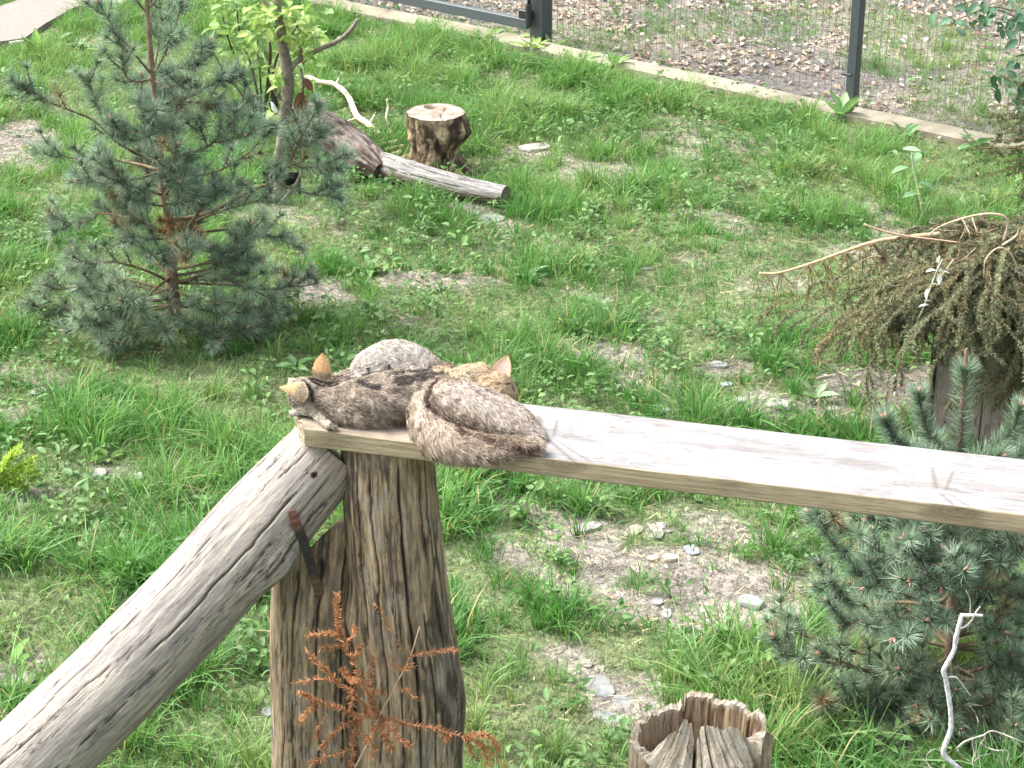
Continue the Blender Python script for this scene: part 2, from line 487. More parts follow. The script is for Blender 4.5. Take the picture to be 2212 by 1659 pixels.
# ------------------------------------------------------------------ fence and gate
fd3 = np.array([FD[0], FD[1], 0]); fn3 = np.array([FN[0], FN[1], 0])
def f3(u, w=0.0, z=0.0):
    p = FA + FD * u + FN * w
    return np.array([p[0], p[1], z])
PLEN = np.linalg.norm(FB - FA)
C_METAL = np.array((0.055, 0.068, 0.072))
fence = thing("mesh_fence", Vector(f3(0)), "dark grey metal mesh fence with square posts along the pale kerb", "fence")
for u, hw in ((0.0, 0.052), (PLEN, 0.03), (2 * PLEN, 0.03)):
    mb = MB(); box(mb, f3(u, 0, 0.85), fd3, fn3, Z3, hw, hw, 0.95, C_METAL, 0.005)
    obj("post", mb, M_metal, fence, smooth=False)
for u0, u1 in ((0.05, PLEN - 0.03), (PLEN + 0.03, 2 * PLEN - 0.03)):
    mb = MB()
    for u in np.arange(u0, u1, 0.042):
        box(mb, f3(u, -0.004, 0.92), fd3, fn3, Z3, 0.0012, 0.0012, 0.84, (0.17, 0.16, 0.145))
    for z in np.arange(0.10, 1.76, 0.2):
        box(mb, f3((u0 + u1) / 2, 0.0, z), fd3, fn3, Z3, (u1 - u0) / 2, 0.0012, 0.0012, (0.17, 0.16, 0.145))
    obj("wire_panel", mb, M_metal, fence, smooth=False, kind="stuff")
mb = MB()
pc = D(1829, 161, FB[1] - 0.05)
box(mb, np.array(pc) + fd3 * 0.0, fd3, fn3, Z3, 0.032, 0.012, 0.007, (0.03, 0.032, 0.035), 0.002)
obj("clip", mb, M_metal, fence, smooth=False)
for zz_ in (0.62, 0.42):
    mb = MB()
    box(mb, f3(0.02, -0.064, zz_), fd3, fn3, Z3, 0.035, 0.009, 0.006, (0.03, 0.03, 0.033), 0.002)
    box(mb, f3(-0.02, -0.072, zz_), fd3, fn3, Z3, 0.012, 0.016, 0.012, (0.25, 0.26, 0.27), 0.003)
    obj("bolt", mb, M_metal, fence, smooth=False)

gate = thing("metal_gate", Vector(f3(-1.0)), "dark grey gate with a heavy bottom rail hinged on the wide post", "gate")
mb = MB(); box(mb, f3(-1.16, -0.012, 0.12), fd3, fn3, Z3, 1.07, 0.022, 0.032, C_METAL * 1.25, 0.004)
obj("bottom_rail", mb, M_metal, gate, smooth=False)
mb = MB()
for u in np.arange(-2.2, -0.1, 0.05):
    box(mb, f3(u, 0.0, 0.95), fd3, fn3, Z3, 0.001, 0.001, 0.8, (0.17, 0.16, 0.145))
for z in np.arange(0.3, 1.7, 0.2):
    box(mb, f3(-1.16, 0.004, z), fd3, fn3, Z3, 1.07, 0.0016, 0.0016, (0.09, 0.09, 0.085))
obj("wire_panel", mb, M_metal, gate, smooth=False, kind="stuff")
mb = MB(); tube(mb, [f3(-0.03, -0.085, 0.16), f3(-0.03, -0.085, 0.9)], 0.011, (0.02, 0.02, 0.022), 8)
obj("hinge_pin", mb, M_metal, gate)
mb = MB()
box(mb, f3(-0.06, -0.075, 0.20), fd3, fn3, Z3, 0.05, 0.02, 0.03, (0.02, 0.02, 0.022), 0.006)
tube(mb, [f3(-0.03, -0.09, 0.13), f3(-0.03, -0.09, 0.27)], 0.02, (0.03, 0.03, 0.03), 10)
obj("hinge", mb, M_metal, gate, smooth=False)
for s in (-1,):
    mb = MB(); box(mb, f3(-0.11, -0.012, 0.95), fd3, fn3, Z3, 0.018, 0.018, 0.79, C_METAL, 0.003)
    mb2 = mb
# ------------------------------------------------------------------ logs
def grown_log(mb, path, radii, colour_fn, nA=150, nL=220, gf=9, gw=7, rough=0.025, seed=0, flute=0.02, cracks=(), cap0=True, cap1=True, capcol=(0.35, 0.29, 0.21), bumps=()):
    """A log along a path: uneven round section, long grooves, real drying cracks. Cracks: (angle, t0, t1, depth m, width rad, wander)."""
    path = spline(path, nL); radii = spline([[r] for r in radii], nL)[:, 0]
    T, U, W = frames(path)
    L = np.concatenate([[0], np.cumsum(np.linalg.norm(np.diff(path, axis=0), axis=1))])
    a = np.arange(nA) / nA * 2 * np.pi
    A, LL = np.meshgrid(a, L); tt = np.meshgrid(a, np.linspace(0, 1, nL))[1]
    r0 = radii[:, None] * np.ones(nA)
    cx, sx = np.cos(A), np.sin(A)
    n_big = fbm(cx * 1.3 + 7, sx * 1.3, LL * 3, seed, 3) - 0.5
    n_gro = fbm(cx * gw + 3, sx * gw, LL * gf, seed + 1, 4) - 0.5
    n_fin = fbm(cx * 26, sx * 26, LL * 9, seed + 2, 3) - 0.5
    r = r0 * (1 + rough * 2 * n_big + flute * 1.6 * n_gro + 0.007 * n_fin)
    crack = np.zeros_like(r)
    for (ang, t0, t1, dep, wid, wan) in cracks:
        cen = ang + wan * (fbm(LL * 7, LL * 0 + ang * 9, 0, seed + 5, 3) - 0.5)
        d = np.abs((A - cen + np.pi) % (2 * np.pi) - np.pi)
        en = sstep(t0, t0 + 0.05, tt) * (1 - sstep(t1 - 0.05, t1, tt))
        w_ = wid * (0.5 + 1.0 * fbm(LL * 5, LL * 0 + ang, 0, seed + 6, 2)) * (0.25 + 0.75 * en)
        c_ = np.clip(1 - d / w_, 0, 1) * en
        r -= dep * c_; crack = np.maximum(crack, c_)
    for (ang, t, amp, wa, wt) in bumps:
        d = (A - ang + np.pi) % (2 * np.pi) - np.pi
        r += amp * np.exp(-(d / wa) ** 2 - ((tt - t) / wt) ** 2)
    v = path[:, None, :] + r[..., None] * (cx[..., None] * U[:, None, :] + sx[..., None] * W[:, None, :])
    g = np.stack([r * cx, r * sx, LL], -1)
    col = colour_fn(A, LL, tt, n_big, n_gro, n_fin, crack, v)
    i = np.arange(nL - 1)[:, None] * nA; j = np.arange(nA)[None, :]; j2 = (j + 1) % nA
    f = np.stack([i + j, i + j2, i + nA + j2, i + nA + j], -1).reshape(-1, 4)
    mb.add(v.reshape(-1, 3), f, col.reshape(-1, 3), g.reshape(-1, 3))
    for row, on in ((0, cap0), (nL - 1, cap1)):
        if not on: continue
        rings = [v[row]]; 
        for s in (0.75, 0.5, 0.25, 0.03):
            rings.append(path[row] + (v[row] - path[row]) * s)
        vv = np.concatenate(rings); k = len(rings)
        rr = np.linalg.norm(vv - path[row], axis=1)
        cc = np.asarray(capcol) * (0.85 + 0.3 * np.sin(rr * 420))[:, None]
        i2 = np.arange(k - 1)[:, None] * nA
        f2 = np.stack([i2 + j, i2 + nA + j, i2 + nA + j2, i2 + j2], -1).reshape(-1, 4)
        if row == 0: f2 = f2[:, ::-1]
        mb.add(vv, f2, cc)
    return path, L

def col_grey_log(A, L, t, nb, ng, nf, cr, v):
    g3 = fbm(np.cos(A) * 24, np.sin(A) * 24, L * 17, 79, 5)
    base = mixc((0.40, 0.365, 0.325), (0.31, 0.285, 0.265), sstep(-.12, .12, nb))
    base = base * (.72 + .56 * g3)[..., None]
    base = mixc(base, (0.44, 0.395, 0.325), sstep(.0, .16, ng) * 0.55)
    streak = fbm(np.cos(A) * 14, np.sin(A) * 14, L * 13, 77, 5)
    patch = fbm(np.cos(A) * 2.2 + 4, np.sin(A) * 2.2, L * 5, 78, 3)
    base = mixc(base, (0.20, 0.18, 0.175), sstep(.54, .68, streak) * sstep(.44, .62, patch) * 0.6)
    top = 1 - sstep(0.02, 0.16, t)
    base = mixc(base, (0.34, 0.26, 0.17), top * sstep(.35, .6, streak) * 0.55)
    base = mixc(base, (0.20, 0.155, 0.11), (1 - sstep(.05, .33, t)) * sstep(.2, .9, np.cos(A + 0.5)) * 0.3)  # the plank's shadow, painted faintly into the log's upper end
    base = base * (1 + 0.9 * nf + 0.5 * ng)[..., None]
    return mixc(base * .86, (0.05, 0.028, 0.022), sstep(.1, .7, cr))
def col_brown_log(A, L, t, nb, ng, nf, cr, v):
    gr = fbm(np.cos(A) * 26, np.sin(A) * 26, L * 20, 176, 5)
    base = mixc((0.285, 0.215, 0.135), (0.40, 0.315, 0.21), sstep(.35, .62, gr))
    streak = fbm(np.cos(A) * 17 + 3, np.sin(A) * 17, L * 15, 177, 5)
    stain = fbm(np.cos(A) * 2.4 + 9, np.sin(A) * 2.4, L * 3.2, 175, 3)
    stain = np.clip(stain + .16 * sstep(.2, 1.0, -np.cos(A)), 0, 1)          # more algae black on the right flank
    base = mixc(base, (0.045, 0.038, 0.034), sstep(.52, .63, streak * .55 + stain * .5) * 0.85)
    patch = fbm(np.cos(A) * 3.4 + 4, np.sin(A) * 3.4, L * 11, 178, 4)
    base = mixc(base, (0.34, 0.30, 0.25), sstep(.52, .68, patch) * 0.5)
    base = mixc(base, (0.14, 0.115, 0.09), sstep(.55, .7, 1 - patch) * 0.5)
    fib = fbm(np.cos(A) * 45, np.sin(A) * 45, L * 22, 179, 3) - .5
    base = base * (1 + 1.3 * nf + 0.6 * ng + .7 * fib)[..., None]
    return mixc(base * .86, (0.016, 0.012, 0.01), sstep(.1, .6, cr))

# plank frame: top at 1.30 m
PZ = 1.30
PT = 0.048
nl = lambda x: (x, 984 + 0.1197 * (x - 1142.5))
def near_pt(x): return np.array(G(*nl(x), PZ))
def far_pt(x): return np.array(G(x, 871 + 0.1115 * (x - 1132.6), PZ))

# front post: axis towards the camera side = angle where the section faces -Y
YP = 4.335
front_pts = [D(866, 2120, YP), D(884, 1700, YP), D(886, 1560, YP), D(880, 1430, YP), D(864, 1300, YP), D(852, 1180, YP), D(842, 1060, YP), D(838, 990, YP)]
zb = float(ground_h(np.array([front_pts[0].x]), np.array([YP]))[0]) - 0.05
front_pts[0].z = zb
topz = PZ - PT - 0.001
front_pts[-1].z = topz
pr = [0.150, 0.140, 0.137, 0.132, 0.125, 0.121, 0.117, 0.114]
post = thing("log_post", Vector((front_pts[0].x, YP, zb)), "thick upright brown log post with a long crack carrying the plank end", "log post", "upright log posts under the plank end")
mb = MB()
grown_log(mb, front_pts, pr, col_brown_log, seed=3, nA=190, nL=190, rough=0.03, flute=0.012,
          cracks=[(a_, 0.02, .99, 0.010, 0.034, 0.10) for a_ in (1.84,)] + [(a_, s, e, 0.006, 0.026, 0.15) for a_, s, e in ((1.25, .3, .98), (2.15, .1, .62), (2.5, .45, .99), (0.9, .5, .97), (1.5, .05, .5), (1.05, .1, .42), (2.35, .7, .99))],
          bumps=[(0.45, .56, 0.022, .35, .05), (2.9, .35, .012, .5, .08)])
obj("trunk", mb, M_wood, post)

YQ = 4.43
q_pts = [D(700, 2080, YQ), D(692, 1660, YQ), D(690, 1450, YQ), D(692, 1280, YQ), D(708, 1090, YQ)]
q_pts[0].z = float(ground_h(np.array([q_pts[0].x]), np.array([YQ]))[0]) - 0.05
post2 = thing("log_post", Vector(q_pts[0]), "shorter dark brown log post under the leaning pale log", "log post", "upright log posts under the plank end")
mb = MB()
grown_log(mb, q_pts, [0.145, 0.132, 0.129, 0.126, 0.12], col_brown_log, seed=23, nA=170, nL=140, rough=0.03, flute=0.012,
          cracks=[(1.6, .05, .95, .008, .03, .12), (1.1, .2, .9, .006, .026, .15), (2.1, .3, .99, .006, .026, .15), (.8, .1, .7, .006, .026, .15)], capcol=(0.30, 0.23, 0.15))
# slanting cut on the top where the leaning log lies
v = mb.v[0]
ctr = np.array(D(690, 1170, YQ))
nrm = np.array([-0.66, 0.30, 0.62]); nrm /= np.linalg.norm(nrm)
for arr in mb.v:
    d = (arr - (ctr + np.array([0.0, 0, 0.005]))) @ nrm
    k = d > 0
    arr[k, 2] -= d[k] / nrm[2]
obj("trunk", mb, M_wood, post2)

# leaning log
l_pts = [D(712, 968, 4.36), D(660, 1030, 4.33), D(560, 1140, 4.30), D(440, 1275, 4.27), D(300, 1420, 4.23), D(140, 1575, 4.19), D(-90, 1790, 4.13), D(-330, 2010, 4.09)]
gz = float(ground_h(np.array([l_pts[-1].x]), np.array([l_pts[-1].y]))[0])
lean = thing("leaning_log", Vector((l_pts[-1].x, l_pts[-1].y, gz)), "pale bleached log leaning up from the lower left to the plank end", "log")
mb = MB()
def la(px): return px
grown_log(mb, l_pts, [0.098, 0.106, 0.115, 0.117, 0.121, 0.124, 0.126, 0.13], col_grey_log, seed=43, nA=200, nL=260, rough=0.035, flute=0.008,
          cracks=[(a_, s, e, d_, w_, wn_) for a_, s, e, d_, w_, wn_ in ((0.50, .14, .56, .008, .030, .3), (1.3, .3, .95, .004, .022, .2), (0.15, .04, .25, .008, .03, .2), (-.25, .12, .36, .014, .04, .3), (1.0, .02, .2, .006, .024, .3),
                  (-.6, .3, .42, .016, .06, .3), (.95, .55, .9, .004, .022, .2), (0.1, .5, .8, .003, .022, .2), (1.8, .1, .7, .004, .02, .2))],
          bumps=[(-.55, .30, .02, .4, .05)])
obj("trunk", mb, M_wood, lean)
from mathutils.bvhtree import BVHTree
def bvh_of(mb):
    v = np.concatenate(mb.v); pol = []
    for f in mb.f: pol += f.tolist()
    return BVHTree.FromPolygons([Vector(a) for a in v], pol)
lean_bvh = bvh_of(mb)
def hit(bvh, px, py, off=0.0, fallback=None):
    d = ray(px, py).normalized()
    h = bvh.ray_cast(Vector((0, 0, CAM_H)), d)
    if h[0] is None: return Vector(fallback) if fallback is not None else None
    return h[0] + h[1] * off
# knot hole on the leaning log
mb = MB()
h0 = hit(lean_bvh, 678, 1025, 0.0005)
h1 = lean_bvh.find_nearest(h0)[1]
t1 = h1.orthogonal().normalized(); t2 = h1.cross(t1)
ring = []
for k in range(16):
    a_ = k / 16 * 2 * math.pi
    rr = 0.0105 * (0.8 + 0.4 * random.random())
    ring.append(h0 + t1 * math.cos(a_) * rr + t2 * math.sin(a_) * rr * 0.8 + h1 * 0.0012)
vv = [list(p) for p in ring] + [list(p + (h0 - p) * 0.35 + h1 * 0.004) for p in ring] + [list(h0 - h1 * 0.001)]
F = [[k, (k + 1) % 16, 16 + (k + 1) % 16, 16 + k] for k in range(16)]
F3 = [[16 + k, 16 + (k + 1) % 16, 32] for k in range(16)]
cc = np.array([(0.10, 0.07, 0.05)] * 16 + [(0.05, 0.035, 0.03)] * 16 + [(0.01, 0.008, 0.008)])
mb.add(np.array(vv), [np.array(F), np.array(F3)], cc)
obj("knot", mb, M_bark, lean)

# iron strap nailed over the leaning log
sp_px = [(629, 1100), (634, 1118), (642, 1138), (650, 1158), (658, 1178), (665, 1198), (671, 1218), (677, 1240), (684, 1262), (691, 1285)]
pts = []
prev = None
for k, (x, y) in enumerate(sp_px):
    h = hit(lean_bvh, x, y, 0.007) if y < 1176 else None
    if h is None:
        h = D(x, y, (prev.y if prev else 4.2) + 0.010)
    pts.append(h); prev = h
pts = spline([list(p) for p in pts], 40)
T, U, W = frames(pts)
mb = MB(); hw = 0.0115; th = 0.0025
side = np.cross(T, np.array([0, -1.0, 0.45])); side /= np.linalg.norm(side, axis=1)[:, None]
nor = np.cross(side, T)
V = []
for k in range(40):
    w_ = hw * (0.65 + 0.35 * min(1, k / 4.0))
    for (s, n_) in ((-1, -1), (1, -1), (1, 1), (-1, 1)):
        V.append(pts[k] + side[k] * s * w_ + nor[k] * n_ * th)
V = np.array(V)
i = np.arange(39)[:, None] * 4; j = np.arange(4)[None, :]
F = np.stack([i + j, i + (j + 1) % 4, i + 4 + (j + 1) % 4, i + 4 + j], -1).reshape(-1, 4)
tcol = np.linspace(0, 1, 40)
cst = mixc((0.16, 0.075, 0.05), (0.035, 0.033, 0.033), sstep(.12, .3, tcol))
cst = mixc(cst, (0.10, 0.065, 0.04), sstep(.72, .85, tcol))
cst = cst * (0.7 + 0.6 * rng.random((40, 1)))
mb.add(V, [F, np.array([[0, 1, 2, 3], [159, 158, 157, 156]])], np.repeat(cst, 4, 0))
strap = obj("iron_strap", mb, M_rust, lean, smooth=False)

# ------------------------------------------------------------------ plank
plank = thing("plank", Vector(near_pt(1600)), "long thick pale plank walkway with the sleeping cats on its end", "plank")
mb = MB()
nX = 460
nr0, nr1 = near_pt(657), near_pt(2480)
fr0, fr1 = far_pt(621), far_pt(2480)
prof = []                 # closed section: s across 0 near .. 1 far, z 0 top .. -1 bottom
for s in np.linspace(0.012, 0.988, 44): prof.append((s, 0.0))
prof += [(0.995, -0.02), (0.999, -0.08)]
for z in np.linspace(-0.15, -0.85, 8): prof.append((1.0, z))
prof += [(0.997, -0.96), (0.99, -1.0)]
for s in np.linspace(0.95, 0.05, 12): prof.append((s, -1.0))
prof += [(0.01, -1.0), (0.003, -0.96)]
for z in np.linspace(-0.9, -0.1, 14): prof.append((0.0, z))
prof += [(0.001, -0.05), (0.004, -0.015)]
prof = np.array(prof); K = len(prof)
tx = np.linspace(0, 1, nX)
S, TX = np.meshgrid(prof[:, 0], tx); Zp = np.meshgrid(prof[:, 1], tx)[0]
NE = nr0[None, None] * (1 - TX[..., None]) + nr1[None, None] * TX[..., None]
FE = fr0[None, None] * (1 - TX[..., None]) + fr1[None, None] * TX[..., None]
V = NE * (1 - S[..., None]) + FE * S[..., None]
Lx = TX * np.linalg.norm(nr1 - nr0)          # metres along
Wy = S * 0.28
Dz = Zp * PT
# knots: metres along, across
knots = []
for (kx, ky) in ((1195, 945), (2012, 1058), (1945, 1018)):
    g_ = np.array(G(kx, ky, PZ)); ax_ = (nr1 - nr0) / np.linalg.norm(nr1 - nr0)
    al = (g_ - nr0) @ ax_
    ac = abs((g_ - nr0) @ np.array([-ax_[1], ax_[0], 0]))
    knots.append((al, ac))
yy = Wy + 0.0
warp = np.zeros_like(yy); kd = np.full_like(yy, 9.0)
for (al, ac) in knots:
    du = (Lx - al) / 0.055; dv = (yy - ac) / 0.05
    e = np.exp(-(du ** 2 + dv ** 2))
    warp += np.sign(dv) * 0.03 * e
    kd = np.minimum(kd, np.sqrt(((Lx - al) / 0.016) ** 2 + ((yy - ac) / 0.05) ** 2))
lat = yy * 1.0 + Dz * 0.8 - warp
grain = fbm(Lx * 1.6 + 0.6 * fbm(Lx * 3, yy * 20, 0, 301, 2), lat * 60, Dz * 20, 302, 4)
fine = fbm(Lx * 7, lat * 240, Dz * 80, 303, 3)
blot = fbm(Lx * 6, yy * 14, Dz * 10, 304, 3)
base = mixc((0.265, 0.26, 0.258), (0.345, 0.343, 0.347), sstep(.3, .6, blot))
base = mixc(base, (0.20, 0.18, 0.165), sstep(.56, .70, grain) * 0.6)
dirt = fbm(Lx * 9, yy * 26, 0, 311, 4)
base = mixc(base, (0.205, 0.185, 0.165), sstep(.55, .68, dirt) * .6)
scr = fbm(Lx * 26 + yy * 60, yy * 160 - Lx * 30, 0, 312, 2)
base = mixc(base, (0.17, 0.15, 0.135), sstep(.80, .88, scr) * .7)
base = base * (0.86 + 0.28 * fine)[..., None]
# long drying crack down the middle
cy = 0.5 * 0.28 + 0.012 * np.sin(Lx * 5.0) + 0.012 * (fbm(Lx * 9, Lx * 0, 0, 305, 3) - .5)
ck = np.clip(1 - np.abs(yy - cy) / 0.005, 0, 1) * (Zp == 0) * sstep(.3, .45, fbm(Lx * 2.2, Lx * 0 + 3, 0, 306, 2))
base = mixc(base, (0.12, 0.10, 0.085), ck * 0.9)
# flame marks of the knots across the top
for (al, ac) in knots[:2]:
    for sgn in (-1, 1):
        run = (yy - ac) * sgn
        lx = al + 0.018 + run * (0.55 if sgn < 0 else -0.05) * (1 if sgn < 0 else 1)
        m_ = np.exp(-((Lx - lx) / 0.006) ** 2) * sstep(0.0, .02, run) * (1 - sstep(.10, .13, run)) * (Zp == 0)
        m2 = np.exp(-((Lx - lx - 0.018 - run * .25) / 0.004) ** 2) * sstep(0.0, .02, run) * (1 - sstep(.09, .12, run)) * (Zp == 0)
        base = mixc(base, (0.15, 0.125, 0.10), np.clip(m_ + m2, 0, 1) * 0.8)
# the untouched left end keeps a warmer, yellower colour; sawn sides are greenish brown
warm = (1 - sstep(0.25, 0.55, Lx))
base = mixc(base, base * np.array((1.0, 0.85, 0.66)), warm)
sidem = ((S < 0.0045) & (Zp < -0.01)) | (Zp < -0.9)
gs = fbm(Lx * 3.2, Dz * 260 + 2.5 * fbm(Lx * 5, Dz * 40, 0, 309, 2), 0, 308, 4)
sb = mixc((0.29, 0.24, 0.16), (0.40, 0.33, 0.225), sstep(.35, .6, gs))
sb = mixc(sb, (0.19, 0.165, 0.10), sstep(.52, .7, blot) * .6)
for (al, ac) in knots[:2]:
    al2 = al + 0.055
    kd2 = np.sqrt(((Lx - al2) / 0.06) ** 2 + ((Dz + 0.012) / 0.026) ** 2)
    rings_ = 0.5 + 0.5 * np.sin(kd2 * 22)
    sb = mixc(sb, mixc((0.19, 0.155, 0.10), (0.26, 0.21, 0.14), rings_), (1 - sstep(.6, 1.1, kd2)) * .8)
sb = mixc(sb, (0.42, 0.35, 0.25), (1 - sstep(0.0, .012, np.abs(Dz + PT))) * .5)
base = np.where(sidem[..., None], sb * (0.85 + 0.3 * fine)[..., None] * .9, base * np.array((.85, .86, .875)))
relief = -0.0035 * ck - 0.0012 * sstep(.56, .7, grain) * (Zp == 0)
V[..., 2] += Dz + relief - 0.0
edge_w = 0.007 * (fbm(Lx * 4, S * 0 + 7, 0, 310, 3) - .5) * (Zp > -0.1) * (S < 0.2)
V[..., 2] += edge_w
grainv = np.stack([yy, Dz, Lx], -1)
i = np.arange(nX - 1)[:, None] * K; j = np.arange(K)[None, :]; j2 = (j + 1) % K
mb.add(V.reshape(-1, 3), np.stack([i + j, i + K + j, i + K + j2, i + j2], -1).reshape(-1, 4), base.reshape(-1, 3), grainv.reshape(-1, 3))
# the chewed, frayed sawn end
end = V[0]; ctr = end.mean(0)
inner = [end]
for s in (0.8, 0.55, 0.3, 0.04):
    q = ctr + (end - ctr) * s
    q = q + np.array([-0.004, -0.003, 0.0]) * rng.random((K, 1)) * 2
    inner.append(q)
vv = np.concatenate(inner); i2 = np.arange(4)[:, None] * K
cc = np.array((0.30, 0.255, 0.17)) * (0.6 + 0.7 * rng.random((len(vv), 1)))
mb.add(vv, np.stack([i2 + j, i2 + j2, i2 + K + j2, i2 + K + j], -1).reshape(-1, 4), cc)
obj("board", mb, M_plank, plank)

# ------------------------------------------------------------------ cats
def blob_mesh(spheres, voxel=0.0045, smooth=7):
    """One continuous body surface from overlapping rounds."""
    import bmesh
    bm = bmesh.new()
    for (c, r, sc) in spheres:
        m_ = Matrix.Translation(Vector(c)) @ Matrix.Diagonal((r * sc[0], r * sc[1], r * sc[2], 1))
        bmesh.ops.create_icosphere(bm, subdivisions=3, radius=1.0, matrix=m_)
    me = bpy.data.meshes.new("tmp"); bm.to_mesh(me); bm.free()
    ob = bpy.data.objects.new("tmp", me); COL.objects.link(ob)
    md = ob.modifiers.new("r", 'REMESH'); md.mode = 'VOXEL'; md.voxel_size = voxel
    ms = ob.modifiers.new("s", 'SMOOTH'); ms.factor = 0.5; ms.iterations = smooth
    dg = bpy.context.evaluated_depsgraph_get(); dg.update()
    ev = ob.evaluated_get(dg)
    out = bpy.data.meshes.new_from_object(ev)
    bpy.data.objects.remove(ob); bpy.data.meshes.remove(me)
    n = len(out.vertices)
    v = np.empty(n * 3); out.vertices.foreach_get("co", v); v = v.reshape(-1, 3)
    F4 = [list(p.vertices) for p in out.polygons if p.loop_total == 4]
    F3 = [list(p.vertices) for p in out.polygons if p.loop_total == 3]
    nr = np.empty(n * 3); out.vertices.foreach_get("normal", nr); nr = nr.reshape(-1, 3)
    bpy.data.meshes.remove(out)
    return v, np.array(F4, int).reshape(-1, 4), np.array(F3, int).reshape(-1, 3), nr

def chain(pts, n=7):
    """Rounds along a spline of (x, y, z, r)."""
    return [((p[0], p[1], p[2]), p[3], (1, 1, 1)) for p in spline(pts, n)]

def P4(px, py, Y, r):
    d = D(px, py, Y); return (d.x, d.y, d.z, r)
def Pz(px, py, z, r):
    d = G(px, py, z); return (d.x, d.y, d.z, r)

def ear_shell(base_a, base_b, tip, out_dir, depth, pw=2.0, n=11, m=11):
    """A hollow pointed ear: back surface and inner surface with a rolled rim. out_dir: the way its back faces."""
    a, b, t = (np.array(q, float) for q in (base_a, base_b, tip)); o = np.array(out_dir, float); o /= np.linalg.norm(o)
    V, back = [], []
    for layer, off in ((0, 0.0), (1, -0.0028)):
        for i_ in range(n):
            f = i_ / (n - 1)
            w = (1 - f ** pw)                       # width falls off to a rounded point
            mid = (a + b) / 2 * (1 - f) + t * f
            half = (b - a) / 2 * (w * 0.97 + 0.03)
            for j_ in range(m):
                s = -1 + 2 * j_ / (m - 1)
                bulge = depth * (1 - s * s) * (0.35 + 0.65 * w)
                V.append(mid + half * s + o * (bulge + off * (1 - abs(s) ** 4)) - (t - (a + b) / 2) * .15 * (1 - f) ** 1.5 * (1 - s * s))
                back.append(layer == 0)
    V = np.array(V); F = []
    for l in range(2):
        for i_ in range(n - 1):
            for j_ in range(m - 1):
                q = [l * n * m + i_ * m + j_, l * n * m + i_ * m + j_ + 1, l * n * m + (i_ + 1) * m + j_ + 1, l * n * m + (i_ + 1) * m + j_]
                F.append(q if l == 0 else q[::-1])
    rimd = np.array([max(abs(-1 + 2 * j_ / (m - 1)), i_ / (n - 1)) for _l in range(2) for i_ in range(n) for j_ in range(m)])
    return V, np.array(F), np.array(back), rimd

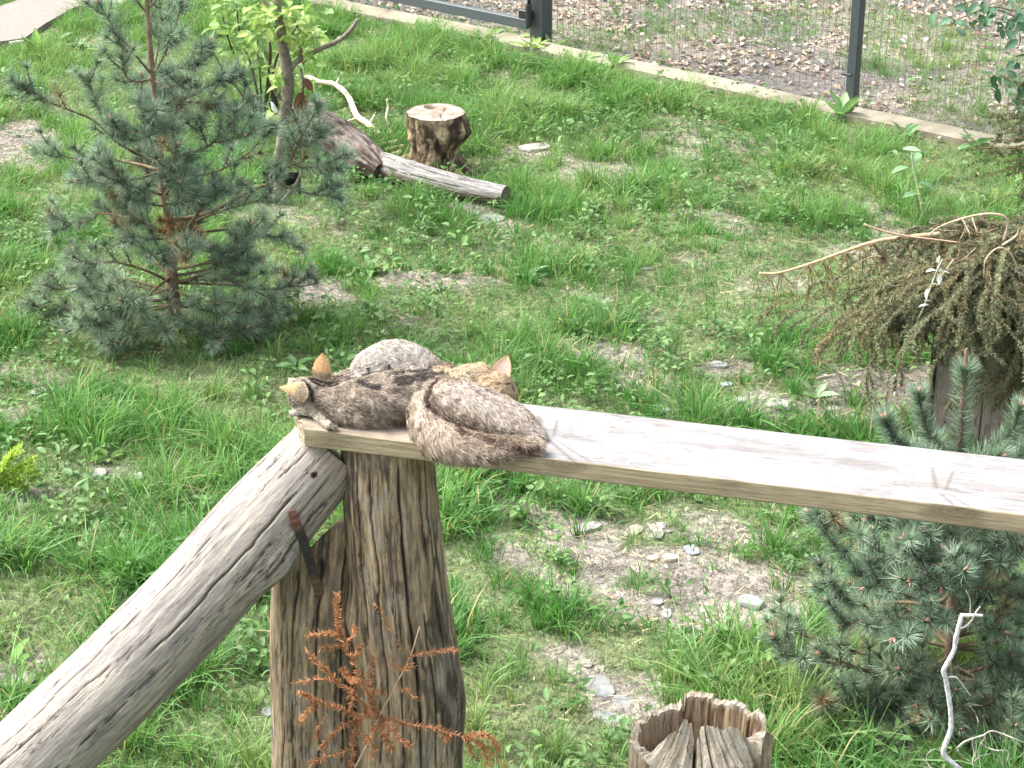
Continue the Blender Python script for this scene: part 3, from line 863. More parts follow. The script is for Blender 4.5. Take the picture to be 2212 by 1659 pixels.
def make_cat(name, label, spheres, flows, colour, ears, n_fur, fur_len, seed, skin_rgb, marks_px, coat=(0.30, 0.26, 0.2)):
    """flows: list of (a, b) bone segments whose direction the hair follows. marks_px: dict of mark name -> list of polylines in the photograph, laid on the body surface."""
    v, F4, F3, nr = blob_mesh(spheres)
    polys = F4.tolist() + F3.tolist()
    bvh = BVHTree.FromPolygons([Vector(a) for a in v], polys)
    marks = {}
    for k_, lines in marks_px.items():
        pts = []
        for ln in lines:
            for q in spline(ln, max(2, len(ln) * 9)):
                h = bvh.ray_cast(Vector((0, 0, CAM_H)), ray(q[0], q[1]).normalized())
                if h[0] is not None: pts.append(h[0])
        marks[k_] = np.array(pts).reshape(-1, 3)
    def dist(p, k_):
        m_ = marks[k_]
        if not len(m_): return np.full(len(p), 9.0)
        out = np.full(len(p), 9.0)
        for s in range(0, len(p), 4000):
            d = np.linalg.norm(p[s:s + 4000, None, :] - m_[None], axis=2)
            out[s:s + 4000] = d.min(1)
        return out
    base = np.array(spheres[0][0]); base = Vector((base[0], base[1], PZ))
    root = thing(name, base, label, "cat", "cats asleep on the plank end")
    earfur = MB(); ge = np.random.default_rng(seed + 50)
    mb = MB()
    vc = colour(v, dist, nr)
    mb.add(v, [F for F in (F4, F3) if len(F)], vc * 0.7)
    for (a, b, t, o, dep, cb, ci, pw) in ears:
        ev, ef, bk, rimd = ear_shell(a, b, t, o, dep, pw)
        hgt = np.clip(((ev - (np.array(a) + np.array(b)) / 2) @ (np.array(t) - (np.array(a) + np.array(b)) / 2)) / (np.linalg.norm(np.array(t) - (np.array(a) + np.array(b)) / 2) ** 2), 0, 1)
        c_ = np.where(bk[:, None], mixc(np.array(cb), np.array(cb) * (0.62, 0.5, 0.42), sstep(.8, 1.0, hgt)), mixc(np.array(ci), np.array(cb) * 1.1, sstep(.5, .9, rimd)))
        c_ = mixc(np.array(coat), c_, .2 + .8 * sstep(.0, .2, hgt))
        c_ = c_ * (0.88 + 0.24 * vn(ev[:, 0] * 300, ev[:, 1] * 300, ev[:, 2] * 300, seed))[:, None]
        mb.add(ev, ef, c_)
        half_ = len(ef) // 2
        kf = ge.integers(0, half_, 2600); uu = ge.random(2600)[:, None]; ww = ge.random(2600)[:, None]
        q0 = ev[ef[kf]]
        rp_ = (q0[:, 0] * (1 - uu) + q0[:, 1] * uu) * (1 - ww) + (q0[:, 3] * (1 - uu) + q0[:, 2] * uu) * ww
        cc_ = c_[ef[kf, 0]]
        on = np.array(o, float) / np.linalg.norm(o)
        td = np.array(t, float) - (np.array(a) + np.array(b)) / 2; hl = np.linalg.norm(td); td /= hl
        hh = np.clip(((rp_ - (np.array(a) + np.array(b)) / 2) @ td) / hl, 0, 1)
        dd_ = td + on * .35 + ge.normal(0, .35, (2600, 3)); dd_ /= np.linalg.norm(dd_, axis=1)[:, None]
        ll = (.0075 - .0045 * hh)[:, None] * ge.uniform(.7, 1.2, (2600, 1))
        s_ = np.cross(dd_, on); s_ /= np.linalg.norm(s_, axis=1)[:, None] + 1e-9
        Ve = np.stack([rp_ - s_ * .0005, rp_ + s_ * .0005, rp_ + dd_ * ll], 1).reshape(-1, 3)
        ce = cc_ * ge.uniform(.65, 1.3, (2600, 1)) * (.88 + .25 * hh)[:, None]
        earfur.add(Ve, np.arange(2600)[:, None] * 3 + np.array([[0, 1, 2]]), np.repeat(ce, 3, 0))
    body = obj("body", mb, M_skin, root)
    # ---- fur
    tri = np.concatenate([F4[:, [0, 1, 2]], F4[:, [0, 2, 3]], F3]) if len(F3) else np.concatenate([F4[:, [0, 1, 2]], F4[:, [0, 2, 3]]])
    A_, B_, C_ = v[tri[:, 0]], v[tri[:, 1]], v[tri[:, 2]]
    area = np.linalg.norm(np.cross(B_ - A_, C_ - A_), axis=1)
    g = np.random.default_rng(seed)
    k = g.choice(len(tri), n_fur, p=area / area.sum())
    u, w = g.random(n_fur), g.random(n_fur)
    fl = u + w > 1; u[fl] = 1 - u[fl]; w[fl] = 1 - w[fl]
    rp = A_[k] * (1 - u - w)[:, None] + B_[k] * u[:, None] + C_[k] * w[:, None]
    rn = nr[tri[k, 0]] * (1 - u - w)[:, None] + nr[tri[k, 1]] * u[:, None] + nr[tri[k, 2]] * w[:, None]
    rn /= np.linalg.norm(rn, axis=1)[:, None] + 1e-9
    keep = rp[:, 2] > PZ - 0.055
    keep &= ~((rn[:, 2] < -0.75))
    rp, rn = rp[keep], rn[keep]
    fa = np.array([f[0] for f in flows], float); fb = np.array([f[1] for f in flows], float)
    wsum = np.zeros((len(rp), 3))
    for a, b in zip(fa, fb):
        ab = b - a
        tt = np.clip(((rp - a) @ ab) / (ab @ ab), 0, 1)
        d = np.linalg.norm(rp - (a + tt[:, None] * ab), axis=1)
        wsum += (ab / np.linalg.norm(ab))[None] / (d ** 3 + 1e-6)[:, None]
    fd_ = wsum / (np.linalg.norm(wsum, axis=1)[:, None] + 1e-9)
    fd_ = fd_ + np.array([0, 0, -0.25])
    # clumps: nearby hairs lean the same way
    cl = np.stack([fbm(rp[:, 0] * 95, rp[:, 1] * 95, rp[:, 2] * 95, seed + q, 2) - 0.5 for q in (1, 2, 3)], 1)
    fd_ = fd_ + cl * 2.2 + g.normal(0, 0.28, fd_.shape)
    fd_ -= rn * np.sum(fd_ * rn, 1)[:, None]
    fd_ /= np.linalg.norm(fd_, axis=1)[:, None] + 1e-9
    lf = fur_len(rp, rn, dist) * g.uniform(0.65, 1.2, len(rp))
    lift = g.uniform(0.22, 0.5, len(rp))
    mid = rp + (fd_ * 0.5 + rn * lift[:, None] * 0.75) * lf[:, None]
    tip = rp + (fd_ * 1.0 + rn * lift[:, None] * 0.75) * lf[:, None] + np.array([0, 0, -0.10]) * lf[:, None]
    sd_ = np.cross(fd_, rn + g.normal(0, 0.5, rn.shape)); sd_ /= np.linalg.norm(sd_, axis=1)[:, None] + 1e-9
    hw = 0.00062 * g.uniform(0.7, 1.3, len(rp))[:, None]
    V = np.stack([rp - sd_ * hw, rp + sd_ * hw, mid + sd_ * hw * .8, mid - sd_ * hw * .8, tip], 1).reshape(-1, 3)
    n_ = len(rp); o_ = np.arange(n_)[:, None] * 5
    c0 = colour(rp, dist, rn)
    band = g.uniform(0.55, 1.3, n_)[:, None] * (0.55 + 0.9 * fbm(rp[:, 0] * 130, rp[:, 1] * 130, rp[:, 2] * 130, seed + 9, 2))[:, None]
    c0 = c0 * band
    agouti = (g.random(n_) < 0.24)[:, None]
    ct = np.where(agouti, c0 * 0.5, np.minimum(c0 * 1.5 + 0.03, 0.85))
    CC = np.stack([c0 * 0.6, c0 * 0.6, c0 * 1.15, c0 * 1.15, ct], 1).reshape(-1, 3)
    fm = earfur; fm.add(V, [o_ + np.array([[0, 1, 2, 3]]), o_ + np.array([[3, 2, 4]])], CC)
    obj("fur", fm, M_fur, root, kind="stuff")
    return root, bvh

GREY = np.array
# ---- the grey tabby: chin on the plank end, back to the camera, haunches beyond
sA = []
sA += chain([P4(706, 866, 4.33, .044), P4(748, 878, 4.315, .056), P4(800, 873, 4.31, .066), P4(862, 864, 4.32, .070), P4(915, 858, 4.33, .066), P4(944, 850, 4.35, .054)], 12)
sA += chain([P4(700, 850, 4.355, .036), P4(760, 850, 4.38, .046), P4(820, 840, 4.39, .055), P4(900, 836, 4.39, .06)], 8)
sA += chain([P4(812, 806, 4.43, .058), P4(850, 797, 4.44, .068), P4(890, 805, 4.43, .064), P4(930, 828, 4.40, .052)], 8)
sA += chain([P4(668, 848, 4.335, .037), P4(655, 846, 4.335, .035)], 2)
sA += chain([P4(655, 850, 4.335, .036), P4(652, 864, 4.34, .030), P4(648, 876, 4.35, .020)], 5)          # muzzle down on the wood
sA += chain([P4(664, 872, 4.325, .029), P4(690, 872, 4.325, .036)], 4)                                      # cheek and neck
sA += chain([Pz(672, 891, PZ + .010, .008), Pz(690, 906, PZ + .010, .009), Pz(712, 920, PZ + .011, .011)], 7)   # forearm
sA += chain([Pz(629, 894, PZ + .010, .0085), Pz(637, 893, PZ + .010, .009), Pz(648, 886, PZ + .012, .012)], 5)   # paw over the end
sA += chain([P4(735, 832, 4.45, .026), P4(775, 818, 4.46, .03)], 4)                                          # hind paw side beyond the back
def v3(p): return np.array(p[:3])
flA = [(v3(P4(640, 868, 4.33, 0)), v3(P4(700, 850, 4.33, 0))), (v3(P4(700, 850, 4.33, 0)), v3(P4(770, 850, 4.32, 0))), (v3(P4(770, 850, 4.32, 0)), v3(P4(940, 845, 4.33, 0))),
       (v3(P4(940, 845, 4.37, 0)), v3(P4(850, 790, 4.44, 0))), (v3(P4(860, 790, 4.46, 0)), v3(P4(780, 820, 4.47, 0)))]
marksA = {"stripe": [[(668, 820), (690, 832), (712, 836), (735, 828), (758, 818)], [(660, 812), (676, 818), (690, 824)], [(652, 824), (666, 836), (672, 852), (674, 866)], [(664, 816), (684, 822), (704, 830), (728, 826)],
                     [(690, 812), (716, 818), (738, 812)], [(792, 798), (794, 812)]],
          "dorsal": [[(766, 822), (800, 812), (835, 804), (842, 798)], [(840, 812), (870, 806), (905, 803), (930, 800), (956, 796)], [(848, 822), (880, 816), (925, 808), (950, 806)], [(770, 828), (790, 834), (812, 840)], [(858, 832), (900, 820), (930, 816)]],
          "faint": [[(840, 846), (880, 852)], [(900, 836), (915, 860), (918, 890)], [(780, 850), (810, 858), (840, 868)], [(740, 862), (770, 880)], [(850, 880), (870, 905)], [(722, 850), (728, 853)]],
          "dark": [[(848, 915), (865, 913), (880, 912)]],
          "haunch": [[(800, 760), (850, 745), (900, 770)], [(780, 795), (830, 770), (880, 775)]],
          "paw": [[(676, 894), (700, 914)], [(622, 892), (648, 888)]],
          "cheek": [[(640, 886), (652, 890)]]}
def colA(p, dist, nr):
    n = len(p)
    n1 = fbm(p[:, 0] * 26, p[:, 1] * 26, p[:, 2] * 40, 401, 3); n2 = fbm(p[:, 0] * 75, p[:, 1] * 75, p[:, 2] * 110, 402, 3)
    c = mixc((0.235, 0.20, 0.165), (0.43, 0.375, 0.305), sstep(.34, .64, n1))
    c = mixc(c, (0.20, 0.165, 0.135), sstep(.5, .66, n2) * .75)
    c = mixc(c, (0.50, 0.475, 0.45), (1 - sstep(.02, .065, dist(p, "haunch"))) * (.5 + .5 * sstep(.3, .6, n2)))
    c = mixc(c, (0.165, 0.135, 0.115), (1 - sstep(.003, .013, dist(p, "faint"))) * .6)
    c = mixc(c, (0.05, 0.042, 0.042), (1 - sstep(.003, .012, dist(p, "dorsal") + .014 * (n2 - .5))) * .9)
    c = mixc(c, (0.035, 0.028, 0.026), (1 - sstep(.003, .0068, dist(p, "stripe"))) * .97)
    c = mixc(c, (0.12, 0.085, 0.075), (1 - sstep(.004, .016, dist(p, "dark"))) * .7)
    c = np.minimum(c * np.array((0.94, 0.915, 0.88)), .8)
    c = mixc(c, (0.05, 0.043, 0.042), (1 - sstep(.003, .010, dist(p, "dorsal") + .014 * (n2 - .5))) * .7)
    c = mixc(c, (0.60, 0.53, 0.44), (1 - sstep(.008, .018, dist(p, "paw"))))
    c = mixc(c, (0.58, 0.53, 0.46), (1 - sstep(.004, .013, dist(p, "cheek"))) * .8)
    return c
def lenA(p, rn, dist):
    l = np.full(len(p), .017)
    hd = 1 - sstep(.035, .075, np.linalg.norm(p - v3(P4(652, 856, 4.335, 0)), axis=1))
    l = l * (1 - .72 * hd)
    l = np.where(dist(p, "stripe") < .008, np.minimum(l, .006), l)
    l = np.where(dist(p, "dorsal") < .010, np.minimum(l, .011), l)
    l = np.where(dist(p, "paw") < .02, .006, l)
    return l
TAN = (0.78, 0.58, 0.36)
earsA = [(D(674, 808, 4.355), D(716, 817, 4.335), D(697, 764, 4.35), (0.25, -0.9, 0.2), .010, TAN, (0.55, 0.38, 0.30), 2.3),
         (D(656, 824, 4.305), D(656, 870, 4.29), D(605, 837, 4.34), (0.25, -0.9, 0.35), .017, TAN, (0.60, 0.47, 0.36), 1.15)]
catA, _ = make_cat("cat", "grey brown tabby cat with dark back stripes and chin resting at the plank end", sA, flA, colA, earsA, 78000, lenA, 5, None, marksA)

# ---- the sandy cat: curled up with its haunch and tail towards the camera, face turned away to the right
sB = []
sB += chain([P4(962, 812, 4.40, .030), P4(934, 836, 4.34, .034), P4(918, 872, 4.28, .040), P4(924, 912, 4.235, .045), P4(948, 948, 4.195, .046), P4(1000, 967, 4.16, .040), P4(1060, 973, 4.135, .031), P4(1118, 970, 4.125, .022), P4(1160, 966, 4.12, .012)], 20)
sB += chain([P4(948, 852, 4.31, .040), P4(988, 868, 4.275, .054), P4(1034, 890, 4.255, .058), P4(1080, 908, 4.24, .054), P4(1122, 928, 4.22, .043), P4(1152, 946, 4.195, .024)], 14)
sB += chain([P4(985, 838, 4.37, .045), P4(1025, 838, 4.40, .047), P4(1060, 860, 4.37, .046)], 6)
sB += chain([P4(1062, 832, 4.425, .036), P4(1076, 830, 4.425, .036)], 3)
sB += chain([P4(1080, 836, 4.42, .033), P4(1098, 848, 4.42, .023), P4(1105, 862, 4.42, .015)], 5)
sB += chain([P4(1010, 815, 4.42, .028), P4(1040, 815, 4.43, .031)], 4)
flB = [(v3(P4(962, 812, 4.38, 0)), v3(P4(915, 890, 4.22, 0))), (v3(P4(915, 890, 4.22, 0)), v3(P4(960, 960, 4.12, 0))), (v3(P4(960, 960, 4.12, 0)), v3(P4(1165, 966, 4.10, 0))),
       (v3(P4(950, 850, 4.26, 0)), v3(P4(1040, 885, 4.2, 0))), (v3(P4(1040, 885, 4.2, 0)), v3(P4(1160, 955, 4.15, 0))), (v3(P4(1100, 850, 4.42, 0)), v3(P4(1000, 815, 4.42, 0)))]
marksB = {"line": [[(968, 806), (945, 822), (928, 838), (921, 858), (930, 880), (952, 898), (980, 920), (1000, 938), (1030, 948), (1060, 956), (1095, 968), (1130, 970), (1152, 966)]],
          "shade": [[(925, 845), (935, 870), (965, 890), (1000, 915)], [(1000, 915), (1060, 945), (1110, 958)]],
          "light": [[(975, 848), (1020, 850), (1070, 865), (1120, 900), (1150, 925)], [(1040, 870), (1100, 900)]],
          "tan": [[(1020, 796), (1060, 795), (1095, 815), (1108, 840), (1112, 856)], [(1050, 815), (1090, 835)], [(960, 806), (985, 803)]],
          "tanneck": [[(995, 803), (1030, 800)]],
          "rim": [[(955, 812), (930, 836), (912, 868), (905, 900)]],
          "eye": [[(1066, 829), (1078, 831), (1090, 831), (1102, 829)], [(1106, 832), (1110, 842)]]}
def colB(p, dist, nr):
    n1 = fbm(p[:, 0] * 28, p[:, 1] * 28, p[:, 2] * 40, 411, 3); n2 = fbm(p[:, 0] * 80, p[:, 1] * 80, p[:, 2] * 120, 412, 3)
    c = mixc((0.30, 0.245, 0.19), (0.49, 0.42, 0.345), sstep(.34, .64, n1))
    c = mixc(c, (0.25, 0.195, 0.15), sstep(.5, .66, n2) * .6)
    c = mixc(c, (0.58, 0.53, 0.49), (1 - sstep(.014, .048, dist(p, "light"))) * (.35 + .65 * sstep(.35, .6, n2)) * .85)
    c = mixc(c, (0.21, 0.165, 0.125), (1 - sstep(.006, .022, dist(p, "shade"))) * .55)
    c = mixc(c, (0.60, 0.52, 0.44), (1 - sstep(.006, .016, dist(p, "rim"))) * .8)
    c = np.minimum(c * np.array((0.90, 0.875, 0.845)), .82)
    c = mixc(c, (0.62, 0.475, 0.31), (1 - sstep(.018, .040, dist(p, "tan"))) * .95)
    c = mixc(c, (0.62, 0.52, 0.36), (1 - sstep(.008, .02, dist(p, "tanneck"))) * .8)
    c = mixc(c, (0.055, 0.03, 0.022), (1 - sstep(.004, .0105, dist(p, "line") + .004 * (n2 - .5))) * .96)  # dark fur stripe, with the shadow of the tail crease painted in
    c = mixc(c, (0.16, 0.095, 0.06), (1 - sstep(.0014, .0042, dist(p, "eye"))) * .9)
    return c
def lenB(p, rn, dist):
    l = np.full(len(p), .017)
    l = np.where((p[:, 1] < 4.22) & (p[:, 2] < PZ + .03), .024, l)
    hd = 1 - sstep(.035, .07, np.linalg.norm(p - v3(P4(1082, 836, 4.42, 0)), axis=1))
    return l * (1 - .75 * hd)
earsB = [(D(1060, 797, 4.425), D(1101, 815, 4.415), D(1098, 769, 4.435), (-0.65, 0.75, 0.1), .009, (0.60, 0.45, 0.29), (0.62, 0.42, 0.37), 1.9)]
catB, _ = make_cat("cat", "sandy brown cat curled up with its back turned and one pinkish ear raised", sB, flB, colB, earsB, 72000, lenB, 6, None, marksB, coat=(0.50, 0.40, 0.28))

# ------------------------------------------------------------------ grass
def zone_pts(n, y0, y1, g):
    """Random ground points, denser towards the camera side, over the part of the enclosure in view and a margin round it."""
    y = y0 + (y1 - y0) * g.random(n) ** 1.0
    half = 0.30 * np.sqrt(y * y + CAM_H ** 2) + 0.25
    x = (g.random(n) * 2 - 1) * half
    keep = g.random(n) < half / half.max()
    return x[keep], y[keep]

def blades(mb, rx, ry, rz, length, lean_dir, lean, width, c_root, c_tip, g, seg3=True):
    n = len(rx)
    root = np.stack([rx, ry, rz], 1)
    d = np.stack([np.cos(lean_dir), np.sin(lean_dir), np.zeros(n)], 1)
    s = np.stack([-np.sin(lean_dir + g.normal(0, .9, n)), np.cos(lean_dir + g.normal(0, .9, n)), g.normal(0, .25, n)], 1)
    s /= np.linalg.norm(s, axis=1)[:, None]
    up = np.array([0, 0, 1.0])
    def at(t):
        h = length * (t - 0.42 * lean * t ** 2.2)
        o = length * lean * t ** 1.8 * 0.85
        return root + d * o[:, None] + up * h[:, None]
    ts = (0.0, 0.38, 0.74, 1.0) if seg3 else (0.0, 0.52, 1.0)
    wv = (0.8, 1.0, 0.62) if seg3 else (.9, .85)
    m_ = len(ts) - 1
    P, C = [], []
    for k in range(m_):
        p = at(ts[k]); w = (width * wv[k] * 0.5)[:, None]
        P += [p - s * w, p + s * w]
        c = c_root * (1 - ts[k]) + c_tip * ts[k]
        C += [c, c]
    P.append(at(1.0)); C.append(c_tip)
    V = np.stack(P, 1).reshape(-1, 3); CC = np.stack(C, 1).reshape(-1, 3)
    o = np.arange(n)[:, None] * (2 * m_ + 1)
    Q = [o + np.array([[2 * k, 2 * k + 1, 2 * k + 3, 2 * k + 2]]) for k in range(m_ - 1)]
    mb.add(V, [np.concatenate(Q), o + np.array([[2 * m_ - 2, 2 * m_ - 1, 2 * m_]])], CC, V)

g = np.random.default_rng(21)
CLEAR = [([(1085, 446), (1000, 434), (905, 412), (830, 392)], .10), ([(930, 385), (960, 385), (1000, 388)], .13), ([(1100, 455), (1040, 462), (990, 450)], .06), ([(660, 200), (727, 214), (770, 258), (820, 296)], .035),
         ([(0, 104), (54, 97), (100, 66)], .06), ([(1150, 334), (1165, 336)], .09), ([(1060, 476), (1060, 478)], .07), ([(1622, 1320), (1630, 1322)], .045), ([(1300, 1490), (1340, 1520), (1320, 1565)], .06), ([(880, 380), (850, 350), (800, 345)], .05)]
def clear_of(x, y):
    """0 where logs, stump, slabs or the path rim keep the tall grass away, else 1."""
    out = np.ones_like(x)
    for pts, rad in CLEAR:
        P_ = [G(*q) for q in pts]
        for a_, b_ in zip(P_[:-1], P_[1:]):
            ab = np.array([b_.x - a_.x, b_.y - a_.y])
            t = np.clip(((x - a_.x) * ab[0] + (y - a_.y) * ab[1]) / (ab @ ab + 1e-9), 0, 1)
            out = np.minimum(out, sstep(rad * .7, rad * 1.2, np.hypot(x - a_.x - t * ab[0], y - a_.y - t * ab[1])))
    return out
LUSH = (0.095, 0.250, 0.066); MID = (0.155, 0.315, 0.100); YEL = (0.255, 0.345, 0.135); DRY = (0.42, 0.36, 0.19); BLUE = (0.125, 0.245, 0.095)
mb = MB()
# tussocks
tx_, ty_ = zone_pts(47000, 3.9, 15.0, g)
den = 1 - bare_map(tx_, ty_)
side = fence_side(tx_, ty_)
cl = fbm(tx_ * 2.6 + 5, ty_ * 2.6, 0, 71, 3)
den = den * (0.55 + 1.3 * sstep(.36, .62, cl))
bd_patch = sstep(.55, .64, fbm(tx_ * 1.3 + 1.7, ty_ * 1.1 + 8, 0, 72, 3))
den = np.where(side > KERB0 - .02, np.where(side < 0.02, np.where(side < -.12, .42, .10), 0.62 * bd_patch), den)
den = np.where(in_poly(tx_, ty_, PATH_POLY), 0, den) * clear_of(tx_, ty_)
k = g.random(len(tx_)) < den * 0.56
tx_, ty_, side, cl = tx_[k], ty_[k], side[k], cl[k]
bm_ = bare_map(tx_, ty_)
nt_ = len(tx_)
size = np.clip(g.lognormal(-.2, .40, nt_), .38, 1.7) * (0.65 + 0.6 * sstep(.4, .65, cl)) * (1 - .35 * bm_)
size = np.where(side > 0, size * .7, size) * (1 + .28 * (1 - sstep(6.0, 8.0, ty_)))
lushband = sstep(-2.2, -0.9, side) * (1 - sstep(-.5, -.3, side)) * (tx_ < 1.2) * (tx_ > -1.4)
size *= 1 + 0.35 * lushband
hue = fbm(tx_ * 1.8 + 40, ty_ * 1.8, 0, 73, 3) + g.normal(0, .06, nt_)
tc_ = mixc(LUSH, MID, sstep(.36, .52, hue)); tc_ = mixc(tc_, YEL, sstep(.58, .74, hue) * .7)
tc_ = mixc(tc_, BLUE, (g.random(nt_) < .12) * .8)
far = sstep(8.5, 12, ty_)
tc_ = mixc(tc_, np.array(YEL) * .9, far * .22)
nb = np.clip((21 * size ** 1.1 * g.uniform(.6, 1.4, nt_)).astype(int), 5, 60)
tid = np.repeat(np.arange(nt_), nb)
n = len(tid)
a = g.random(n) * 2 * np.pi
rr = np.abs(g.normal(0, .026, n)) * size[tid] ** .8
rx = tx_[tid] + rr * np.cos(a); ry = ty_[tid] + rr * np.sin(a)
rz = ground_h(rx, ry) - .004
wind = g.normal(0, .7, nt_)[tid]
ld = a + g.normal(0, .55, n)
lean = np.clip(g.beta(2.0, 2.2, n) * (0.55 + rr / .05) + .15, .1, 1.35)
length = .085 * size[tid] * g.uniform(.55, 1.3, n)
width = .0037 * g.uniform(.6, 1.35, n) * (0.8 + .3 * size[tid])
cb_ = tc_[tid] * g.uniform(.72, 1.3, n)[:, None]
dry = g.random(n) < (.05 + .09 * bm_[tid])
cb_ = np.where(dry[:, None], np.array(DRY) * g.uniform(.6, 1.2, n)[:, None], cb_)
for near in (True, False):
    q = (ry < 6.6) if near else (ry >= 6.6)
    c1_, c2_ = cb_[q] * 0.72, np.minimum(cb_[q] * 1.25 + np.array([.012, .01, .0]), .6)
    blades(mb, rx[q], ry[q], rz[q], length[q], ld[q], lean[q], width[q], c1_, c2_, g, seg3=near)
# short sward between the tussocks
sx_, sy_ = zone_pts(360000, 3.9, 15.0, g)
d_ = 1 - bare_map(sx_, sy_)
sd2 = fence_side(sx_, sy_)
bp2 = sstep(.55, .64, fbm(sx_ * 1.3 + 1.7, sy_ * 1.1 + 8, 0, 72, 3))
d_ = np.where(sd2 > KERB0 - .01, np.where(sd2 < 0.02, 0.02, 0.04 + 0.7 * bp2), d_)
d_ = np.where(in_poly(sx_, sy_, PATH_POLY), 0, d_)
k = g.random(len(sx_)) < d_ * (.35 + .65 * sstep(.3, .5, fbm(sx_ * 5, sy_ * 5, 0, 74, 2)))
sx_, sy_ = sx_[k], sy_[k]; n = len(sx_)
hue = fbm(sx_ * 1.8 + 40, sy_ * 1.8, 0, 73, 3)
c_ = mixc(LUSH, MID, sstep(.36, .52, hue)); c_ = mixc(c_, YEL, sstep(.58, .74, hue) * .6)
c_ = c_ * g.uniform(.65, 1.25, n)[:, None]
dry = g.random(n) < .07
c_ = np.where(dry[:, None], np.array(DRY) * g.uniform(.6, 1.2, n)[:, None], c_)
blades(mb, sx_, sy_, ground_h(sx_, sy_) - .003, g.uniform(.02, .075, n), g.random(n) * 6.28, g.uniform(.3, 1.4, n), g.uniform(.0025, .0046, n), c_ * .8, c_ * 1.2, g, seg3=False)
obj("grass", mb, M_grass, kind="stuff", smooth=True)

# small broad leaved weeds among the grass
def leaf_quads(mb, pos, dirs, nrm, length, width, col, fold=0.25):
    """Pointed oval leaves folded along the midrib: 6 faces each."""
    n = len(pos)
    T = dirs / (np.linalg.norm(dirs, axis=1)[:, None] + 1e-9)
    S = np.cross(nrm, T); S /= np.linalg.norm(S, axis=1)[:, None] + 1e-9
    N = np.cross(T, S)
    l = length[:, None]; w = width[:, None] * .5
    up = N * (w * 2 * fold)
    base = pos
    m1 = pos + T * l * .38; m2 = pos + T * l * .74 - N * l * .05; tip = pos + T * l - N * l * .16
    V = np.stack([base, m1 - S * w + up, m1, m1 + S * w + up, m2 - S * w * .75 + up * .7, m2, m2 + S * w * .75 + up * .7, tip], 1).reshape(-1, 3)
    o = np.arange(n)[:, None] * 8
    q = np.concatenate([o + np.array([[1, 2, 5, 4]]), o + np.array([[2, 3, 6, 5]])])
    t = np.concatenate([o + np.array([[0, 2, 1]]), o + np.array([[0, 3, 2]]), o + np.array([[4, 5, 7]]), o + np.array([[5, 6, 7]])])
    mb.add(V, [q, t], np.repeat(col, 8, 0), V)
mb = MB()
wx, wy = zone_pts(10500, 3.9, 15.0, g)
wm = fbm(wx * 1.5 + 20, wy * 1.5, 0, 81, 3)
kx = (1 - bare_map(wx, wy) * .85) * sstep(.40, .6, wm)
kx = np.where(fence_side(wx, wy) > KERB0 - .02, kx * .12, kx)
kx = np.where(in_poly(wx, wy, PATH_POLY), 0, kx)
k = g.random(len(wx)) < kx + .05 * (kx > 0)
wx, wy = wx[k], wy[k]; nw = len(wx)
wk = np.clip(g.lognormal(0, .35, nw), .5, 2)
nl_ = g.integers(5, 16, nw)
tid = np.repeat(np.arange(nw), nl_); n = len(tid)
a = g.random(n) * 6.28
rad = g.random(n) * .035 * wk[tid]
hgt = g.random(n) * .07 * wk[tid] + .012
px_ = wx[tid] + rad * np.cos(a); py_ = wy[tid] + rad * np.sin(a)
pos = np.stack([px_, py_, ground_h(px_, py_) + hgt], 1)
dirs = np.stack([np.cos(a), np.sin(a), g.normal(.1, .35, n)], 1)
nrm = np.stack([g.normal(0, .4, n), g.normal(0, .4, n), np.ones(n)], 1)
wc = mixc((0.08, 0.175, 0.055), (0.165, 0.28, 0.095), g.random(nw))[tid] * g.uniform(.75, 1.25, n)[:, None]
leaf_quads(mb, pos, dirs, nrm, g.uniform(.016, .042, n) * wk[tid] ** .6, g.uniform(.009, .022, n) * wk[tid] ** .6, wc)
obj("ground_weeds", mb, M_leaf, kind="stuff")

# dead grass stalks and bits on the bare soil
mb = MB()
hx, hy = zone_pts(34000, 3.9, 14, g)
k = g.random(len(hx)) < (.13 + .6 * sstep(.2, .8, bare_map(hx, hy))) * (fence_side(hx, hy) < KERB0)
hx, hy = hx[k], hy[k]; n = len(hx)
a = g.random(n) * 6.28
ln = g.uniform(.01, .06, n) * np.where(g.random(n) < .15, 2.2, 1); c0 = np.array((0.46, 0.37, 0.24)) * g.uniform(.5, 1.25, n)[:, None]
p0 = np.stack([hx, hy, ground_h(hx, hy) + .012], 1)
dd = np.stack([np.cos(a), np.sin(a), g.normal(0, .08, n)], 1) * ln[:, None]
ss = np.stack([-np.sin(a), np.cos(a), np.zeros(n)], 1) * g.uniform(.0012, .003, n)[:, None]
V = np.stack([p0 - ss, p0 + ss, p0 + dd + ss * .6 + [0, 0, .004], p0 + dd - ss * .6 + [0, 0, .004]], 1).reshape(-1, 3)
mb.add(V, np.arange(n)[:, None] * 4 + np.array([[0, 1, 2, 3]]), np.repeat(c0, 4, 0))
obj("dead_stalks", mb, M_litter, kind="stuff")

